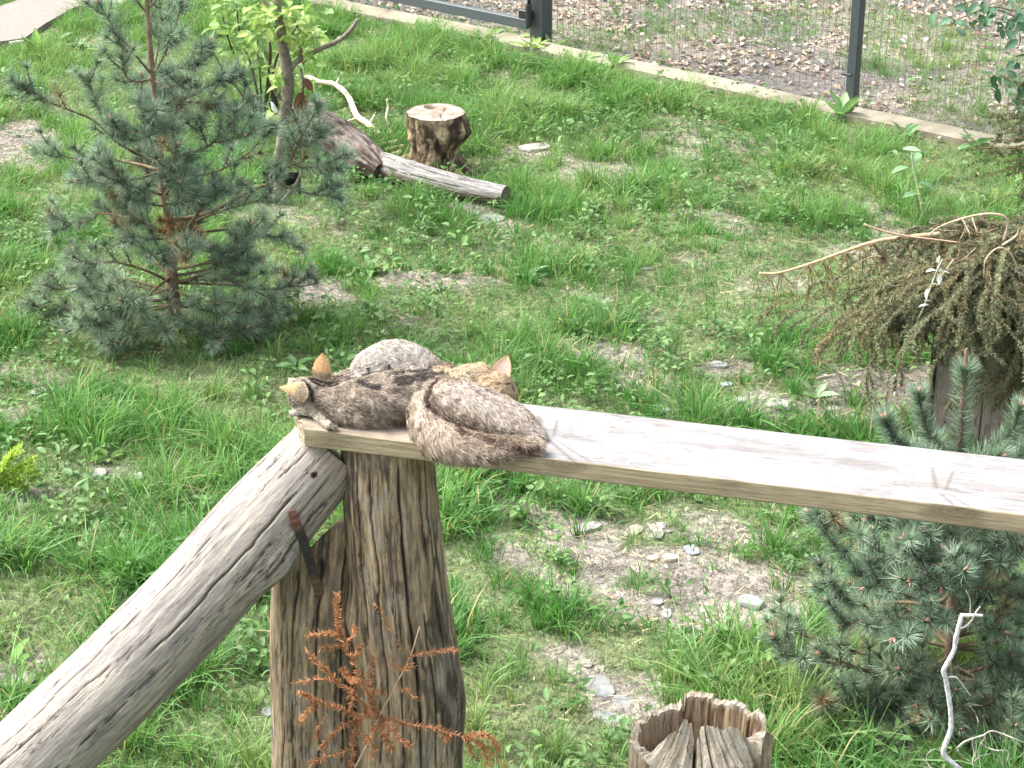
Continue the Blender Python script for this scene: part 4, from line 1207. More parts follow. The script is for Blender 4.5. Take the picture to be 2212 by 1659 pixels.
# leaf litter beyond the fence (and a little blown through)
mb = MB()
N_ = 30000
lx = g.uniform(-3.2, 5.2, N_); ly = g.uniform(8.6, 17.5, N_)
sdl = fence_side(lx, ly)
bpl = sstep(.55, .64, fbm(lx * 1.3 + 1.7, ly * 1.1 + 8, 0, 72, 3))
gapm = sstep(.60, .68, fbm(lx * 1.1 + 50, ly * 1.4, 0, 83, 3))
pr_ = np.where(sdl > -.06, (1 - .85 * bpl) * (1 - .75 * gapm), np.where(sdl > -.24, .20, .008))
k = g.random(N_) < pr_
lx, ly = lx[k], ly[k]; n = len(lx)
a = g.random(n) * 6.28
pos = np.stack([lx, ly, ground_h(lx, ly) + g.uniform(.004, .022, n)], 1)
dirs = np.stack([np.cos(a), np.sin(a), g.normal(0, .25, n)], 1)
nrm = np.stack([g.normal(0, .35, n), g.normal(0, .35, n), np.ones(n)], 1)
t_ = g.random(n)
lc = mixc((0.46, 0.39, 0.31), (0.32, 0.235, 0.165), t_); lc = mixc(lc, (0.58, 0.54, 0.47), (g.random(n) < .3) * .8); lc = mixc(lc, (0.16, 0.105, 0.075), (g.random(n) < .25) * .8)
leaf_quads(mb, pos, dirs, nrm, g.uniform(.028, .062, n), g.uniform(.02, .038, n), lc, fold=.3)
obj("leaf_litter", mb, M_litter, kind="stuff")

# ------------------------------------------------------------------ stones
def ico(sub=2):
    import bmesh
    bm = bmesh.new(); bmesh.ops.create_icosphere(bm, subdivisions=sub, radius=1.0)
    v = np.array([q.co[:] for q in bm.verts]); f = np.array([[q.index for q in p.verts] for p in bm.faces]); bm.free()
    return v, f
ICO2, ICOF2 = ico(2); ICO1, ICOF1 = ico(1)
def stone(px, py, wpx, label, col, flat=0.45, depth=0.8, seed=0, lift=0.25, name="stone"):
    p = gpt(px, py)
    rg = math.hypot(p.y, CAM_H)
    w = wpx / FPX * rg / 2
    v = ICO2.copy()
    q = v / np.max(np.abs(v) ** 1.0, axis=1)[:, None] * 0.45 + v * 0.55          # blocky
    q = q * (0.78 + 0.44 * fbm(v[:, 0] * 1.6 + seed, v[:, 1] * 1.6, v[:, 2] * 1.6, 500 + seed, 3))[:, None]
    q[:, 2] = np.clip(q[:, 2], -.8, .62)
    an = seed * 1.7; ca, sa = math.cos(an * .25), math.sin(an * .25)
    q = q * np.array([w, w * depth, w * flat])
    q = q @ np.array([[ca, sa, 0], [-sa, ca, 0], [0, 0, 1]])
    col = np.array(col) * (1.0 if max(col) > .7 else .62 if max(col) > .33 else 1.0)
    c = mixc(np.array(col) * .75, np.array(col) * 1.2, fbm(v[:, 0] * 2 + seed, v[:, 1] * 2, v[:, 2] * 2, 520, 3))
    ctr = np.array(p) + [0, 0, w * flat * lift]
    mb = MB(); mb.add(q + ctr, ICOF2, c)
    o = obj(name, mb, M_stone, smooth=False, origin=p)
    return tag(o, label, "stone", "stones lying on the lawn and bare soil")
SL = (0.20, 0.21, 0.20); PALE = (0.30, 0.28, 0.245); WARM = (0.27, 0.235, 0.18)
for k, (x, y, w, lab, c, fl, de) in enumerate([
    (1155, 322, 74, "broad flat pale stone lying in the grass right of the cut stump", PALE, .22, .6),
    (1062, 470, 62, "flat grey slate below the end of the fallen grey log", SL, .16, .9),
    (1026, 458, 30, "small grey slate at the underside of the fallen grey log", SL, .2, .8),
    (1212, 797, 62, "flat grey slate half sunk in grass right of the sandy cat", SL, .2, .6),
    (1290, 820, 50, "thin slate chip on the bare patch behind the plank", SL, .15, .6),
    (1622, 1309, 60, "rounded grey stone beside a bright grass tussock on bare soil", (.40, .41, .42), .5, .7),
    (1447, 1213, 34, "cream coloured stone on the bare streak below the plank", (.60, .54, .40), .6, .8),
    (1410, 1212, 26, "tiny cream stone left of the larger cream stone", (.62, .56, .44), .5, .8),
    (1627, 1408, 30, "bright white stone at the tip of a low pine bough", (.80, .82, .85), .7, .9),
    (1419, 1303, 28, "small dark grey stone in the middle of the bare soil", (.27, .28, .28), .6, .9),
    (1440, 1326, 36, "thin dark slate splinter below a small grey stone", (.25, .27, .26), .2, .6),
    (1297, 1478, 92, "large flat slate at the top of the slate patch", SL, .10, .6),
    (1345, 1510, 50, "middle slate of the patch behind the hollow stump", SL, .12, .7),
    (1312, 1545, 68, "broken slate at the bottom of the slate patch", (.34, .36, .34), .10, .6),
    (1345, 1575, 40, "lowest slate chip left of the hollow stump", (.33, .36, .34), .12, .7),
    (1272, 1144, 62, "pointed slate leaning on a tussock below the plank", (.40, .41, .39), .3, .6),
    (1370, 1152, 56, "flat tan stone in the row below the plank", WARM, .25, .6),
    (1420, 1160, 46, "pale flat stone at the right of the row below the plank", PALE, .3, .6),
    (1494, 1193, 44, "bluish slate sunk in the trodden soil", (.36, .385, .41), .1, .7),
    (1424, 884, 52, "grey stone close behind the plank edge", (.42, .43, .42), .4, .7),
    (1688, 879, 66, "pale stone on dark soil left of the brush heap", (.44, .42, .39), .35, .6),
    (1600, 868, 24, "whitish pebble left of the stone on dark soil", (.55, .56, .57), .6, .9),
    (1862, 689, 62, "pale flat stone under the drooping spruce bough", (.56, .52, .46), .3, .6),
    (80, 846, 44, "light grey stone in grass near the left edge", (.45, .45, .42), .4, .7),
    (44, 1478, 78, "grey stone block by the upper edge of the leaning log", (.40, .39, .37), .5, .8),
    (215, 1022, 44, "pale stone under a leafy weed left of the leaning log", (.48, .47, .45), .35, .7),
    (300, 1028, 30, "small pale stone in thin grass left of the leaning log", (.46, .46, .44), .35, .7),
    (580, 1535, 34, "grey stone peeping out left of the shorter post", (.38, .39, .40), .5, .8),
    (1555, 795, 40, "larger grey chip on the gravelly patch", (.41, .42, .42), .35, .7),
    (1570, 835, 26, "smallest bluish chip on the gravelly patch", (.43, .45, .47), .4, .8),
    (36, 93, 42, "pale whitish lump at the rim of the sandy path", (.66, .62, .54), .5, .8),
]): stone(x, y, w, lab, c, fl, de, seed=k + 1)
# gravel
mb = MB()
px_, py_ = zone_pts(16000, 3.9, 14, g)
k = g.random(len(px_)) < sstep(.35, .9, bare_map(px_, py_)) * .8 * (fence_side(px_, py_) < KERB0) + .015
px_, py_ = px_[k], py_[k]; n = len(px_)
r_ = np.clip(g.lognormal(-5.0, .62, n), .003, .030)
sc = g.uniform(.6, 1.3, (n, 3)) * np.array([1, 1, .38])
V = ICO1[None] * (r_[:, None] * sc)[:, None, :] * g.uniform(.75, 1.2, (n, len(ICO1), 1)) + np.stack([px_, py_, ground_h(px_, py_) + r_ * .08], 1)[:, None, :]
cg_ = mixc((0.19, 0.185, 0.175), (0.33, 0.295, 0.245), g.random(n)) * g.uniform(.7, 1.3, n)[:, None]
mb.add(V.reshape(-1, 3), (np.arange(n)[:, None, None] * len(ICO1) + ICOF1[None]).reshape(-1, 3), np.repeat(cg_, len(ICO1), 0))
obj("gravel", mb, M_stone, kind="stuff", smooth=False)

# ------------------------------------------------------------------ cut stump, fallen logs, bleached root
def stump_thing():
    ctr = gpt(943, 366)
    Yc = ctr.y; s = math.hypot(Yc, CAM_H) / FPX          # metres per view pixel
    root = thing("tree_stump", ctr, "old cut tree stump with dark crumbling bark and a pale cracked top", "tree stump")
    top = D(941, 243, Yc)
    nA, nL = 140, 90
    a = np.arange(nA) / nA * 2 * np.pi
    t = np.linspace(0, 1, nL)
    prof = spline([[1.30], [1.02], [.80], [.76], [.92], [1.08], [1.06], [1.0]], nL)[:, 0] * 62 * s
    lean = spline([[0, 0], [2, 0], [6, 0], [6, 0], [2, 0], [0, 0]], nL) * s
    A, TT = np.meshgrid(a, t)
    cx, sx = np.cos(A), np.sin(A)
    big = fbm(cx * 1.6 + 4, sx * 1.6, TT * 2.5, 601, 3) - .5
    rid = fbm(cx * 4 + 4, sx * 4, TT * 5, 602, 5) - .5
    profl = spline([[1.5], [1.25], [1.02], [.95], [.98], [1.0], [1.0], [1.0]], nL)[:, 0] * 62 * s
    lw = sstep(-.5, .5, -cx)
    r = (prof[:, None] * (1 - lw) + profl[:, None] * lw) * (1 + .55 * big * (1 - .8 * TT ** 3) + .42 * rid * (1 - .75 * TT ** 4))
    flare = (1 - sstep(0, .35, TT))
    for (an, am) in ((-0.35, .5), (-1.5, .25), (-2.6, .45), (3.0, .3), (1.5, .3)):
        d = (A - an + np.pi) % (2 * np.pi) - np.pi
        r *= 1 + am * flare * np.exp(-(d / .28) ** 2)
    notch = np.exp(-(((A + .2 + np.pi) % (2 * np.pi) - np.pi) / .5) ** 2 - ((TT - .45) / .14) ** 2)
    r *= 1 - .22 * notch
    h = top.z - ctr.z + .02
    V = np.stack([ctr.x + r * cx + lean[:, :1], ctr.y + r * sx, ctr.z - .03 + TT * (h + .01)], -1)
    V[..., 0] += (top.x - ctr.x) * TT
    c = mixc((0.07, 0.05, 0.036), (0.22, 0.165, 0.105), sstep(-.06, .16, rid))
    c = mixc(c, (0.40, 0.33, 0.20), sstep(.58, .68, fbm(cx * 6, sx * 6, TT * 7, 603, 3)) * .7)
    c = mixc(c, (0.025, 0.019, 0.015), sstep(.08, .2, -rid) * .8)
    i = np.arange(nL - 1)[:, None] * nA; j = np.arange(nA)[None, :]; j2 = (j + 1) % nA
    mb = MB(); mb.add(V.reshape(-1, 3), np.stack([i + j, i + j2, i + nA + j2, i + nA + j], -1).reshape(-1, 4), c.reshape(-1, 3))
    obj("bark", mb, M_bark, root)
    # cut face: rings, hollow and a long crack
    rim = V[-1]; cc0 = rim.mean(0); mb = MB()
    K = 16; ss = np.linspace(.985, .02, K)
    P = np.stack([cc0 + (rim - cc0) * s_ for s_ in ss]); rr = np.stack([np.full(nA, s_) for s_ in ss])
    P[..., 2] += .004 * (fbm(P[..., 0] * 30, P[..., 1] * 30, 0, 605, 3) - .5) + .002
    hole = np.linalg.norm(P[..., :2] - (cc0[:2] + np.array([-12, 38]) * s), axis=2) / (15 * s)
    P[..., 2] -= .03 * (1 - sstep(.6, 1.0, hole))
    xs_ = (P[..., 0] - cc0[0]) / s; ys_ = (P[..., 1] - cc0[1]) / s
    ckx = 16 + 5 * np.sin(ys_ * .06) + ys_ * -.05
    ck = np.clip(1 - np.abs(xs_ - ckx) / 2.6, 0, 1) * (ys_ < 30)
    P[..., 2] -= .012 * ck
    wc = mixc((0.31, 0.27, 0.235), (0.235, 0.185, 0.135), sstep(.4, .65, fbm(xs_ * .06, ys_ * .06, 0, 606, 3)))
    wc = wc * (.9 + .14 * np.sin(rr * 60))[..., None]
    wc = mixc(wc, (0.10, 0.06, 0.04), np.maximum(1 - sstep(.7, 1.05, hole), ck) * .9)
    i = np.arange(K - 1)[:, None] * nA
    mb.add(P.reshape(-1, 3), np.stack([i + j, i + j2, i + nA + j2, i + nA + j], -1).reshape(-1, 4), wc.reshape(-1, 3))
    obj("cut_face", mb, M_stone, root)
    # roots to the left
    for pts in ([(866, 330), (835, 338), (806, 345)], [(872, 318), (838, 322), (802, 333)], [(880, 340), (846, 352), (818, 352)], [(860, 308), (826, 312), (795, 318), (770, 322)], [(985, 372), (1000, 380), (1008, 390)]):
        mb = MB(); p3 = []
        for q, (x, y) in enumerate(pts):
            p = gpt(x, y + 8); p.z += .025 * (1 - q / len(pts)) + .012; p3.append(list(p))
        tube(mb, spline(p3, 14), np.linspace(.016, .006, 14), mixc((0.46, 0.38, 0.22), (0.28, 0.21, 0.12), rng.random(14)), 7, jitter=.3)
        obj("root", mb, M_bark, root)
stump_thing()

def col_bark(A, L, t, nb, ng, nf, cr, v):
    b_ = mixc((0.085, 0.068, 0.056), (0.185, 0.16, 0.14), sstep(-.08, .16, ng))
    b_ = mixc(b_, (0.05, 0.038, 0.032), sstep(.05, .16, -ng))
    return b_ * (1 + 2 * nf)[..., None]
def fallen(name, pts, radii, fn, label, mat, **kw):
    p3 = []
    for (x, y, dz) in pts:
        p = gpt(x, y); p.z += dz; p3.append(list(p))
    root = thing(name, Vector(p3[len(p3) // 2]) - Vector((0, 0, pts[len(pts) // 2][2])), label, "log", "fallen logs by the cut stump")
    mb = MB(); grown_log(mb, p3, radii, fn, nA=90, nL=140, **kw)
    obj("trunk", mb, mat, root)
    return root
def col_fallen_grey(A, L, t, nb, ng, nf, cr, v):
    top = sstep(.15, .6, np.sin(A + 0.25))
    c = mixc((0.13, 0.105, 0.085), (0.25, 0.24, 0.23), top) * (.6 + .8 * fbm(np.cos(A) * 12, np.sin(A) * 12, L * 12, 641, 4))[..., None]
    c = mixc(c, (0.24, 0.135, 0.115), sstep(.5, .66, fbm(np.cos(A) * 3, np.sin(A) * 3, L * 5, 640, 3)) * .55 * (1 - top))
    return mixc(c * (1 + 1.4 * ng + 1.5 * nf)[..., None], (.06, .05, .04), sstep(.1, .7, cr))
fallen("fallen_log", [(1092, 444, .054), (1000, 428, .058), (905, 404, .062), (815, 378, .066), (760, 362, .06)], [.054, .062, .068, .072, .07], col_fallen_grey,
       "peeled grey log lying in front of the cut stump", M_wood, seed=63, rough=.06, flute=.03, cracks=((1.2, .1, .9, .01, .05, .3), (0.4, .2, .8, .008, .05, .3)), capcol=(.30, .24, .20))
fallen("fallen_log", [(826, 392, .06), (795, 376, .085), (752, 345, .10), (705, 318, .10), (650, 285, .09)], [.05, .085, .105, .105, .10], col_bark,
       "bark covered log lying behind the tall young pine", M_bark, seed=67, rough=.16, flute=.16, gf=11, gw=5, capcol=(.07, .05, .04))

def path3(pts, Y=None):
    """(x, y, lift) on the ground, or (x, y, dY) about a distance Y."""
    out = []
    for q in pts:
        if Y is None:
            p = gpt(q[0], q[1]); p.z += q[2]
        else:
            p = D(q[0], q[1], Y + (q[2] if len(q) > 2 else 0))
        out.append(list(p))
    return out
br = thing("bleached_branch", gpt(797, 290), "bleached crooked branch in the grass left of the cut stump", "branch")
mb = MB()
tube(mb, spline(path3([(660, 205, .12), (690, 212, .10), (727, 216, .09), (752, 232, .07), (766, 256, .05), (775, 268, .04), (797, 280, .03), (820, 300, .02)]), 60), np.linspace(.013, .019, 60), (0.62, 0.52, 0.38), 9, jitter=.25)
obj("stem", mb, M_twig, br)
for pts in ([(727, 215, .09), (733, 208, .11)], [(772, 266, .03), (752, 268, .02), (735, 268, .01)], [(797, 280, .03), (812, 262, .05)]):
    mb = MB(); tube(mb, spline(path3(pts), 10), np.linspace(.008, .004, 10), (0.60, 0.52, 0.38), 6); obj("twig", mb, M_twig, br)
br2 = thing("dry_twig", gpt(849, 300), "short pale twig standing upright at the left flank of the cut stump", "twig")
mb = MB(); tube(mb, spline(path3([(849, 300, 0), (842, 292, .05), (836, 290, .10), (840, 285, .15), (838, 285, .19)]), 24), np.linspace(.010, .006, 24), (0.56, 0.50, 0.36), 7, jitter=.2)
obj("stem", mb, M_twig, br2)

# ------------------------------------------------------------------ pines
def needles(mb, path, n, length, base, g, fwd=0.75, t0=0.0, tuft=0.25, width=.0031, tipc=1.75):
    """Needles round a shoot, thicker and longer towards its tip."""
    path = np.asarray(path, float)
    T, U, W = frames(path)
    t = t0 + (1 - t0) * g.random(n)
    t[: int(n * tuft)] = 1 - (1 - t0) * .12 * g.random(int(n * tuft))
    f = t * (len(path) - 1); i = np.minimum(f.astype(int), len(path) - 2); fr = (f - i)[:, None]
    p = path[i] * (1 - fr) + path[i + 1] * fr
    a = g.random(n) * 6.28
    rad = U[i] * np.cos(a)[:, None] + W[i] * np.sin(a)[:, None]
    fw = fwd * g.uniform(.45, 1.35, n)[:, None] * (0.75 + .7 * sstep(.85, 1, t))[:, None]
    d = rad + T[i] * fw + g.normal(0, .12, (n, 3))
    d /= np.linalg.norm(d, axis=1)[:, None]
    l = (length * g.uniform(.7, 1.15, n))[:, None]
    s = np.cross(d, g.normal(0, 1, (n, 3))); s /= np.linalg.norm(s, axis=1)[:, None]
    tip = p + d * l + T[i] * l * .12
    V = np.stack([p - s * width / 2, p + s * width / 2, tip], 1).reshape(-1, 3)
    c = np.asarray(base) * g.uniform(.65, 1.35, n)[:, None]
    C = np.stack([c * .75, c * .75, np.minimum(c * tipc, .7)], 1).reshape(-1, 3)
    mb.add(V, np.arange(n)[:, None] * 3 + np.array([[0, 1, 2]]), C)

NEED = np.array((0.195, 0.272, 0.190)); NEED_OLD = np.array((0.145, 0.19, 0.105)); NEED_DEAD = np.array((0.27, 0.155, 0.06))
def pine(name, label, base, trunk, main, scale, seed, auto, dead=(), dens=1.0, nlen=.067, bare_tips=0):
    """trunk: world points with radii; main: list of (points, radius) in world; auto: (count, low, high, reach) extra branches all round."""
    g = np.random.default_rng(seed)
    root = thing(name, base, label, "pine tree", "young pines in the enclosure")
    tp = spline(trunk, 60)
    mb = MB()
    tc = mixc((0.20, 0.135, 0.095), (0.28, 0.205, 0.15), g.random(60))
    tube(mb, tp[:, :3], tp[:, 3], tc, 12, jitter=.12)
    obj("trunk", mb, M_twig, root)
    H = tp[-1, 2] - tp[0, 2]
    allb = [(spline(p, 26), r, True) for p, r in main]
    for k in range(auto[4]):                        # low boughs that droop to the grass
        p0 = tp[int(g.uniform(.03, .17) * 59), :3]; az = g.uniform(-3.3, .2) if g.random() < .75 else g.random() * 6.28
        ln = auto[3] * g.uniform(.55, 1.0); d = np.array([math.cos(az), math.sin(az) * .8, g.uniform(-.12, .12)])
        allb.append((spline([p0, p0 + d * ln * .4, p0 + d * ln * .75 - np.array([0, 0, .03 * ln]), p0 + d * ln + np.array([0, 0, .12 * ln])], 22), .004 + .006 * ln, False))
    for k in range(auto[0]):
        t = auto[1] + (auto[2] - auto[1]) * g.random()
        t = round(t * 6) / 6 * .8 + t * .2
        i_ = int(np.clip(t, 0.03, .98) * 59)
        p0 = tp[i_, :3]
        az = g.random() * 6.28 if g.random() < .6 else g.choice([-1.57, 1.4]) + g.normal(0, .6)
        ln = auto[3] * (1.05 - .72 * t) * g.uniform(.55, 1.0)
        up = g.uniform(.05, .55) + .5 * t
        d = np.array([math.cos(az), math.sin(az), up]); d /= np.linalg.norm(d)
        pts = [p0, p0 + d * ln * .4 + np.array([0, 0, -.02 * ln]), p0 + d * ln * .75 + g.normal(0, .03, 3) * ln, p0 + d * ln + np.array([0, 0, .22 * ln])]
        allb.append((spline(pts, 22), .004 + .009 * ln, False))
    for bi, (bp, r, hand) in enumerate(allb):
        L = np.linalg.norm(np.diff(bp, axis=0), axis=1).sum()
        mb, nm = MB(), MB()
        bc = mixc((0.15, 0.105, 0.07), (0.21, 0.16, 0.10), g.random(len(bp)))
        tube(mb, bp, np.linspace(r, max(.0022, r * .32), len(bp)), bc, 7)
        isdead = any(np.linalg.norm(bp[-1] - np.array(q)) < rad for q, rad in dead)
        low = (bp[0][2] - tp[0, 2]) / H
        col = NEED_DEAD if isdead else (NEED * (1 - .35 * (low < .25)) + NEED_OLD * .35 * (low < .25)) * g.uniform(.85, 1.15)
        s0 = max(.12, 1 - .26 / max(L, .05)) if hand else max(.2, 1 - .3 / max(L, .05))
        s0 = min(s0, .55)
        if bi < bare_tips: s0 = .05
        needles(nm, bp, int(dens * L * (1 - s0) * (2600 if bi < bare_tips else 750)) + 50, nlen, col, g, t0=s0)
        # side shoots
        k_ = 0 if bi < bare_tips else int(L * 1.0 / .085) + 2
        for q in range(k_):
            t = g.uniform(.42, .98); i_ = int(t * (len(bp) - 1))
            Tn = bp[min(i_ + 1, len(bp) - 1)] - bp[max(i_ - 1, 0)]; Tn /= np.linalg.norm(Tn)
            sd = np.cross(Tn, g.normal(0, 1, 3)); sd /= np.linalg.norm(sd)
            sd[2] *= .6
            ln = g.uniform(.06, .15) * scale * (1.1 - .4 * t)
            p0 = bp[i_]; d = Tn * .75 + sd * .9 + np.array([0, 0, .18]); d /= np.linalg.norm(d)
            sp_ = spline([p0, p0 + d * ln * .5, p0 + d * ln + np.array([0, 0, .18 * ln])], 8)
            tube(mb, sp_, np.linspace(.0032, .0018, 8), (0.17, 0.125, 0.08), 5, cap=False)
            needles(nm, sp_, int(dens * ln * 950) + 26, nlen * g.uniform(.65, 1.15), mixc(col * g.uniform(.6, 1.35), NEED_DEAD * .9, np.array(.6 if g.random() < .05 else 0.0)), g, t0=.1, tuft=.42)
            if g.random() < .6:
                e = sp_[-1]; dd = (sp_[-1] - sp_[-2]); dd /= np.linalg.norm(dd)
                tube(mb, [e, e + dd * .008, e + dd * .016], [.0028, .003, .0008], (0.42, 0.26, 0.20), 5)
        e = bp[-1]; dd = bp[-1] - bp[-2]; dd /= np.linalg.norm(dd)
        for q in range(3):
            d2 = dd + g.normal(0, .25, 3); d2 /= np.linalg.norm(d2)
            tube(mb, [e, e + d2 * .011, e + d2 * .024], [.004, .0042, .001], (0.42, 0.26, 0.20), 6)
        bo = obj("branch", mb, M_twig, root)
        obj("needles", nm, M_needle, bo, kind="stuff")
    return root

YL = 7.85
lc = lambda x, y: (x / 2.0157, y / 2.0157)
def L3(pts):
    return [list(D(*lc(x, y), YL + dy)) for (x, y, dy) in pts]
lt = []
for (x, y, r) in [(762, 1420, .030), (755, 1300, .029), (745, 1180, .026), (742, 1000, .023), (718, 860, .020), (700, 730, .018), (690, 600, .015), (678, 450, .0135), (665, 330, .012), (652, 180, .0105), (640, 0, .009), (632, -150, .007), (628, -260, .004)]:
    p = D(*lc(x, y), YL); lt.append([p.x, p.y, p.z, r])
lb = gpt(lt[0][0] * 0 + 762 / 2.0157, 1420 / 2.0157)
lt[0][2] = float(ground_h(np.array([lt[0][0]]), np.array([lt[0][1]]))[0]) - .02
mainL = [
    ([(665, 330, 0), (590, 240, -.03), (500, 130, -.06), (430, 10, -.08)], .006), ([(667, 325, 0), (710, 250, -.06), (755, 150, -.1), (790, 10, -.12)], .006),
    ([(660, 345, 0), (590, 355, -.05), (545, 325, -.1), (530, 245, -.12)], .0055), ([(668, 330, 0), (760, 300, .05), (840, 280, .05), (915, 185, .04)], .0055),
    ([(672, 350, 0), (730, 380, -.12), (790, 370, -.2), (800, 350, -.24)], .005), ([(665, 320, 0), (690, 200, .08), (700, 90, .12), (690, -30, .14)], .005),
    ([(640, 60, 0), (560, -40, 0), (480, -120, 0)], .005), ([(645, 40, 0), (720, -40, .03), (840, -100, .03)], .005),
    ([(690, 620, 0), (730, 590, -.02), (755, 510, -.05), (785, 430, -.08)], .006), ([(785, 440, -.08), (860, 400, -.06), (950, 350, -.02), (1025, 300, .02)], .005), ([(785, 440, -.08), (870, 445, -.1), (960, 430, -.1)], .004),
    ([(690, 720, 0), (620, 680, -.02), (560, 650, -.05), (480, 590, -.1), (420, 450, -.15), (380, 335, -.16)], .009), ([(480, 590, -.1), (400, 520, -.14), (280, 470, -.2), (190, 430, -.22), (130, 375, -.22)], .006),
    ([(688, 740, 0), (600, 715, .05), (480, 695, .10), (340, 690, .12), (150, 650, .12)], .008), ([(360, 695, .1), (420, 770, .02), (470, 850, -.04)], .005), ([(690, 750, 0), (590, 780, -.08), (470, 795, -.12), (345, 785, -.16)], .006),
    ([(712, 730, 0), (790, 675, -.03), (900, 640, -.06), (1000, 545, -.08), (1095, 420, -.1)], .010), ([(905, 640, -.06), (880, 580, -.12), (850, 520, -.16)], .005), ([(940, 620, -.06), (1000, 610, -.14), (1060, 590, -.2)], .005),
    ([(715, 760, 0), (840, 765, .12), (960, 740, .18), (1110, 640, .2), (1150, 540, .2)], .007),
    ([(700, 600, 0), (660, 590, -.12), (590, 575, -.2)], .005), ([(700, 560, 0), (715, 545, -.2)], .004),
    ([(725, 900, 0), (860, 850, -.1), (980, 825, -.22)], .007), ([(712, 860, 0), (780, 830, -.15), (815, 700, -.2)], .005), ([(722, 900, 0), (640, 880, -.1), (600, 830, -.2)], .005),
    ([(735, 960, 0), (900, 930, .05), (1090, 830, .08), (1190, 790, .06), (1255, 715, .04), (1330, 560, 0), (1395, 450, -.02)], .010), ([(1255, 720, .04), (1350, 730, 0), (1430, 710, -.04), (1475, 680, -.06)], .005), ([(1200, 790, .05), (1300, 830, .02), (1420, 850, .02), (1480, 800, 0)], .005), ([(1290, 640, 0), (1360, 620, .05), (1420, 570, .06)], .005),
    ([(742, 1010, 0), (690, 1005, -.02), (540, 915, -.08), (460, 800, -.12)], .009), ([(745, 1020, 0), (600, 960, .06), (440, 930, .1), (330, 965, .1), (240, 960, .1)], .006),
    ([(755, 1010, 0), (820, 985, -.06), (870, 915, -.1), (930, 860, -.12), (1060, 800, -.14)], .011), ([(760, 1020, 0), (880, 950, .03), (1010, 905, .05), (1160, 860, .05)], .008), ([(755, 1030, 0), (980, 1000, .1), (1150, 1020, .16), (1310, 1080, .2)], .008),
    ([(750, 1040, 0), (640, 1040, -.16), (540, 1030, -.26)], .006), ([(752, 1050, 0), (700, 1100, -.18), (655, 1110, -.28)], .005), ([(755, 1050, 0), (800, 1090, -.2), (825, 1100, -.3)], .006), ([(760, 1040, 0), (950, 1090, -.1), (1130, 1130, -.2)], .007),
    ([(768, 1230, 0), (830, 1215, -.03), (930, 1175, -.06), (1030, 1090, -.1)], .010), ([(900, 1180, -.05), (1020, 1230, -.12), (1200, 1310, -.16)], .007), ([(770, 1230, 0), (1000, 1240, .1), (1200, 1260, .14), (1360, 1205, .16)], .008),
    ([(760, 1240, 0), (640, 1180, -.1), (480, 1140, -.14), (300, 1170, -.16)], .007), ([(755, 1290, 0), (660, 1310, -.1), (500, 1260, -.18), (345, 1250, -.22)], .007), ([(755, 1290, 0), (560, 1240, .1), (360, 1250, .14), (170, 1270, .16)], .007),
    ([(757, 1330, 0), (620, 1360, -.1), (450, 1400, -.16), (290, 1440, -.2)], .007), ([(757, 1330, 0), (560, 1340, .05), (320, 1340, .08), (140, 1360, .1)], .007), ([(757, 1340, 0), (690, 1390, -.2), (600, 1460, -.32), (480, 1510, -.36)], .006), ([(760, 1340, 0), (760, 1390, -.25), (700, 1430, -.35)], .006),
    ([(765, 1320, 0), (900, 1350, -.05), (1040, 1360, -.1), (1160, 1400, -.14)], .007), ([(765, 1330, 0), (860, 1420, -.2), (960, 1480, -.3)], .006), ([(765, 1320, 0), (960, 1310, .08), (1180, 1350, .12)], .006), ([(757, 1350, 0), (600, 1420, 0), (420, 1490, 0), (330, 1530, 0)], .006),
]
mainL = [(L3(p), r) for p, r in mainL]
pineL = pine("young_pine", "tall young blue green pine with a reddish trunk at the left", Vector(lt[0][:3]), lt, mainL, 1.0, 31, (17, .08, .5, .55, 9), dead=[(D(*lc(800, 1000), YL - .1), .12)], dens=1.0)
# a clump of dead brown needles by the trunk
nm = MB(); gg = np.random.default_rng(3)
for q in range(7):
    p0 = np.array(D(*lc(760 + 14 * q, 985 + gg.normal(0, 8)), YL - .06)); d = np.array([gg.normal(.3, .6), -.5, gg.normal(-.1, .4)]); d /= np.linalg.norm(d)
    needles(nm, spline([p0, p0 + d * .05, p0 + d * .10], 6), 130, .045, NEED_DEAD, gg)
o_ = obj("dead_needles", nm, M_needle, pineL, kind="stuff"); o_["label"] = "tuft of dead brown needles"

YR = 5.05
rc = lambda x, y: (1316.7 + x / 2.471, 1042.4 + y / 2.471)
def R3(pts): return [list(D(*rc(x, y), YR + dy)) for (x, y, dy) in pts]
rt = []
for (x, y, r) in [(2045, 1600, .021), (2052, 1440, .019), (2056, 1320, .017), (2060, 1216, .0155), (2064, 1140, .014), (2072, 1000, .011), (2078, 900, .009), (2084, 815, .0075), (2087, 770, .006), (2088, 752, .003)]:
    p = D(x, y, YR); rt.append([p.x, p.y, p.z, r])
rt[0][2] = float(ground_h(np.array([rt[0][0]]), np.array([rt[0][1]]))[0]) - .02
R3p = lambda pts: [list(D(x, y, YR + dy)) for (x, y, dy) in pts]
mainR = [(R3p(p), r) for p, r in [
    ([(2070, 1010, 0), (2076, 930, -.01), (2082, 840, 0), (2085, 800, 0)], .006), ([(2070, 1000, 0), (2020, 960, .02), (1995, 910, .03), (1985, 850, .03)], .005), ([(2066, 1040, 0), (1985, 985, -.03), (1935, 950, -.05), (1912, 905, -.06)], .005),
    ([(2072, 1010, 0), (2140, 970, .02), (2185, 930, .02), (2205, 880, .02)], .005), ([(2070, 1020, 0), (2120, 1000, -.06), (2160, 985, -.1)], .004), ([(2066, 1040, 0), (2030, 1010, -.1), (2005, 985, -.15)], .004), ([(2074, 1000, 0), (2170, 1000, .05), (2240, 950, .05)], .005)]]
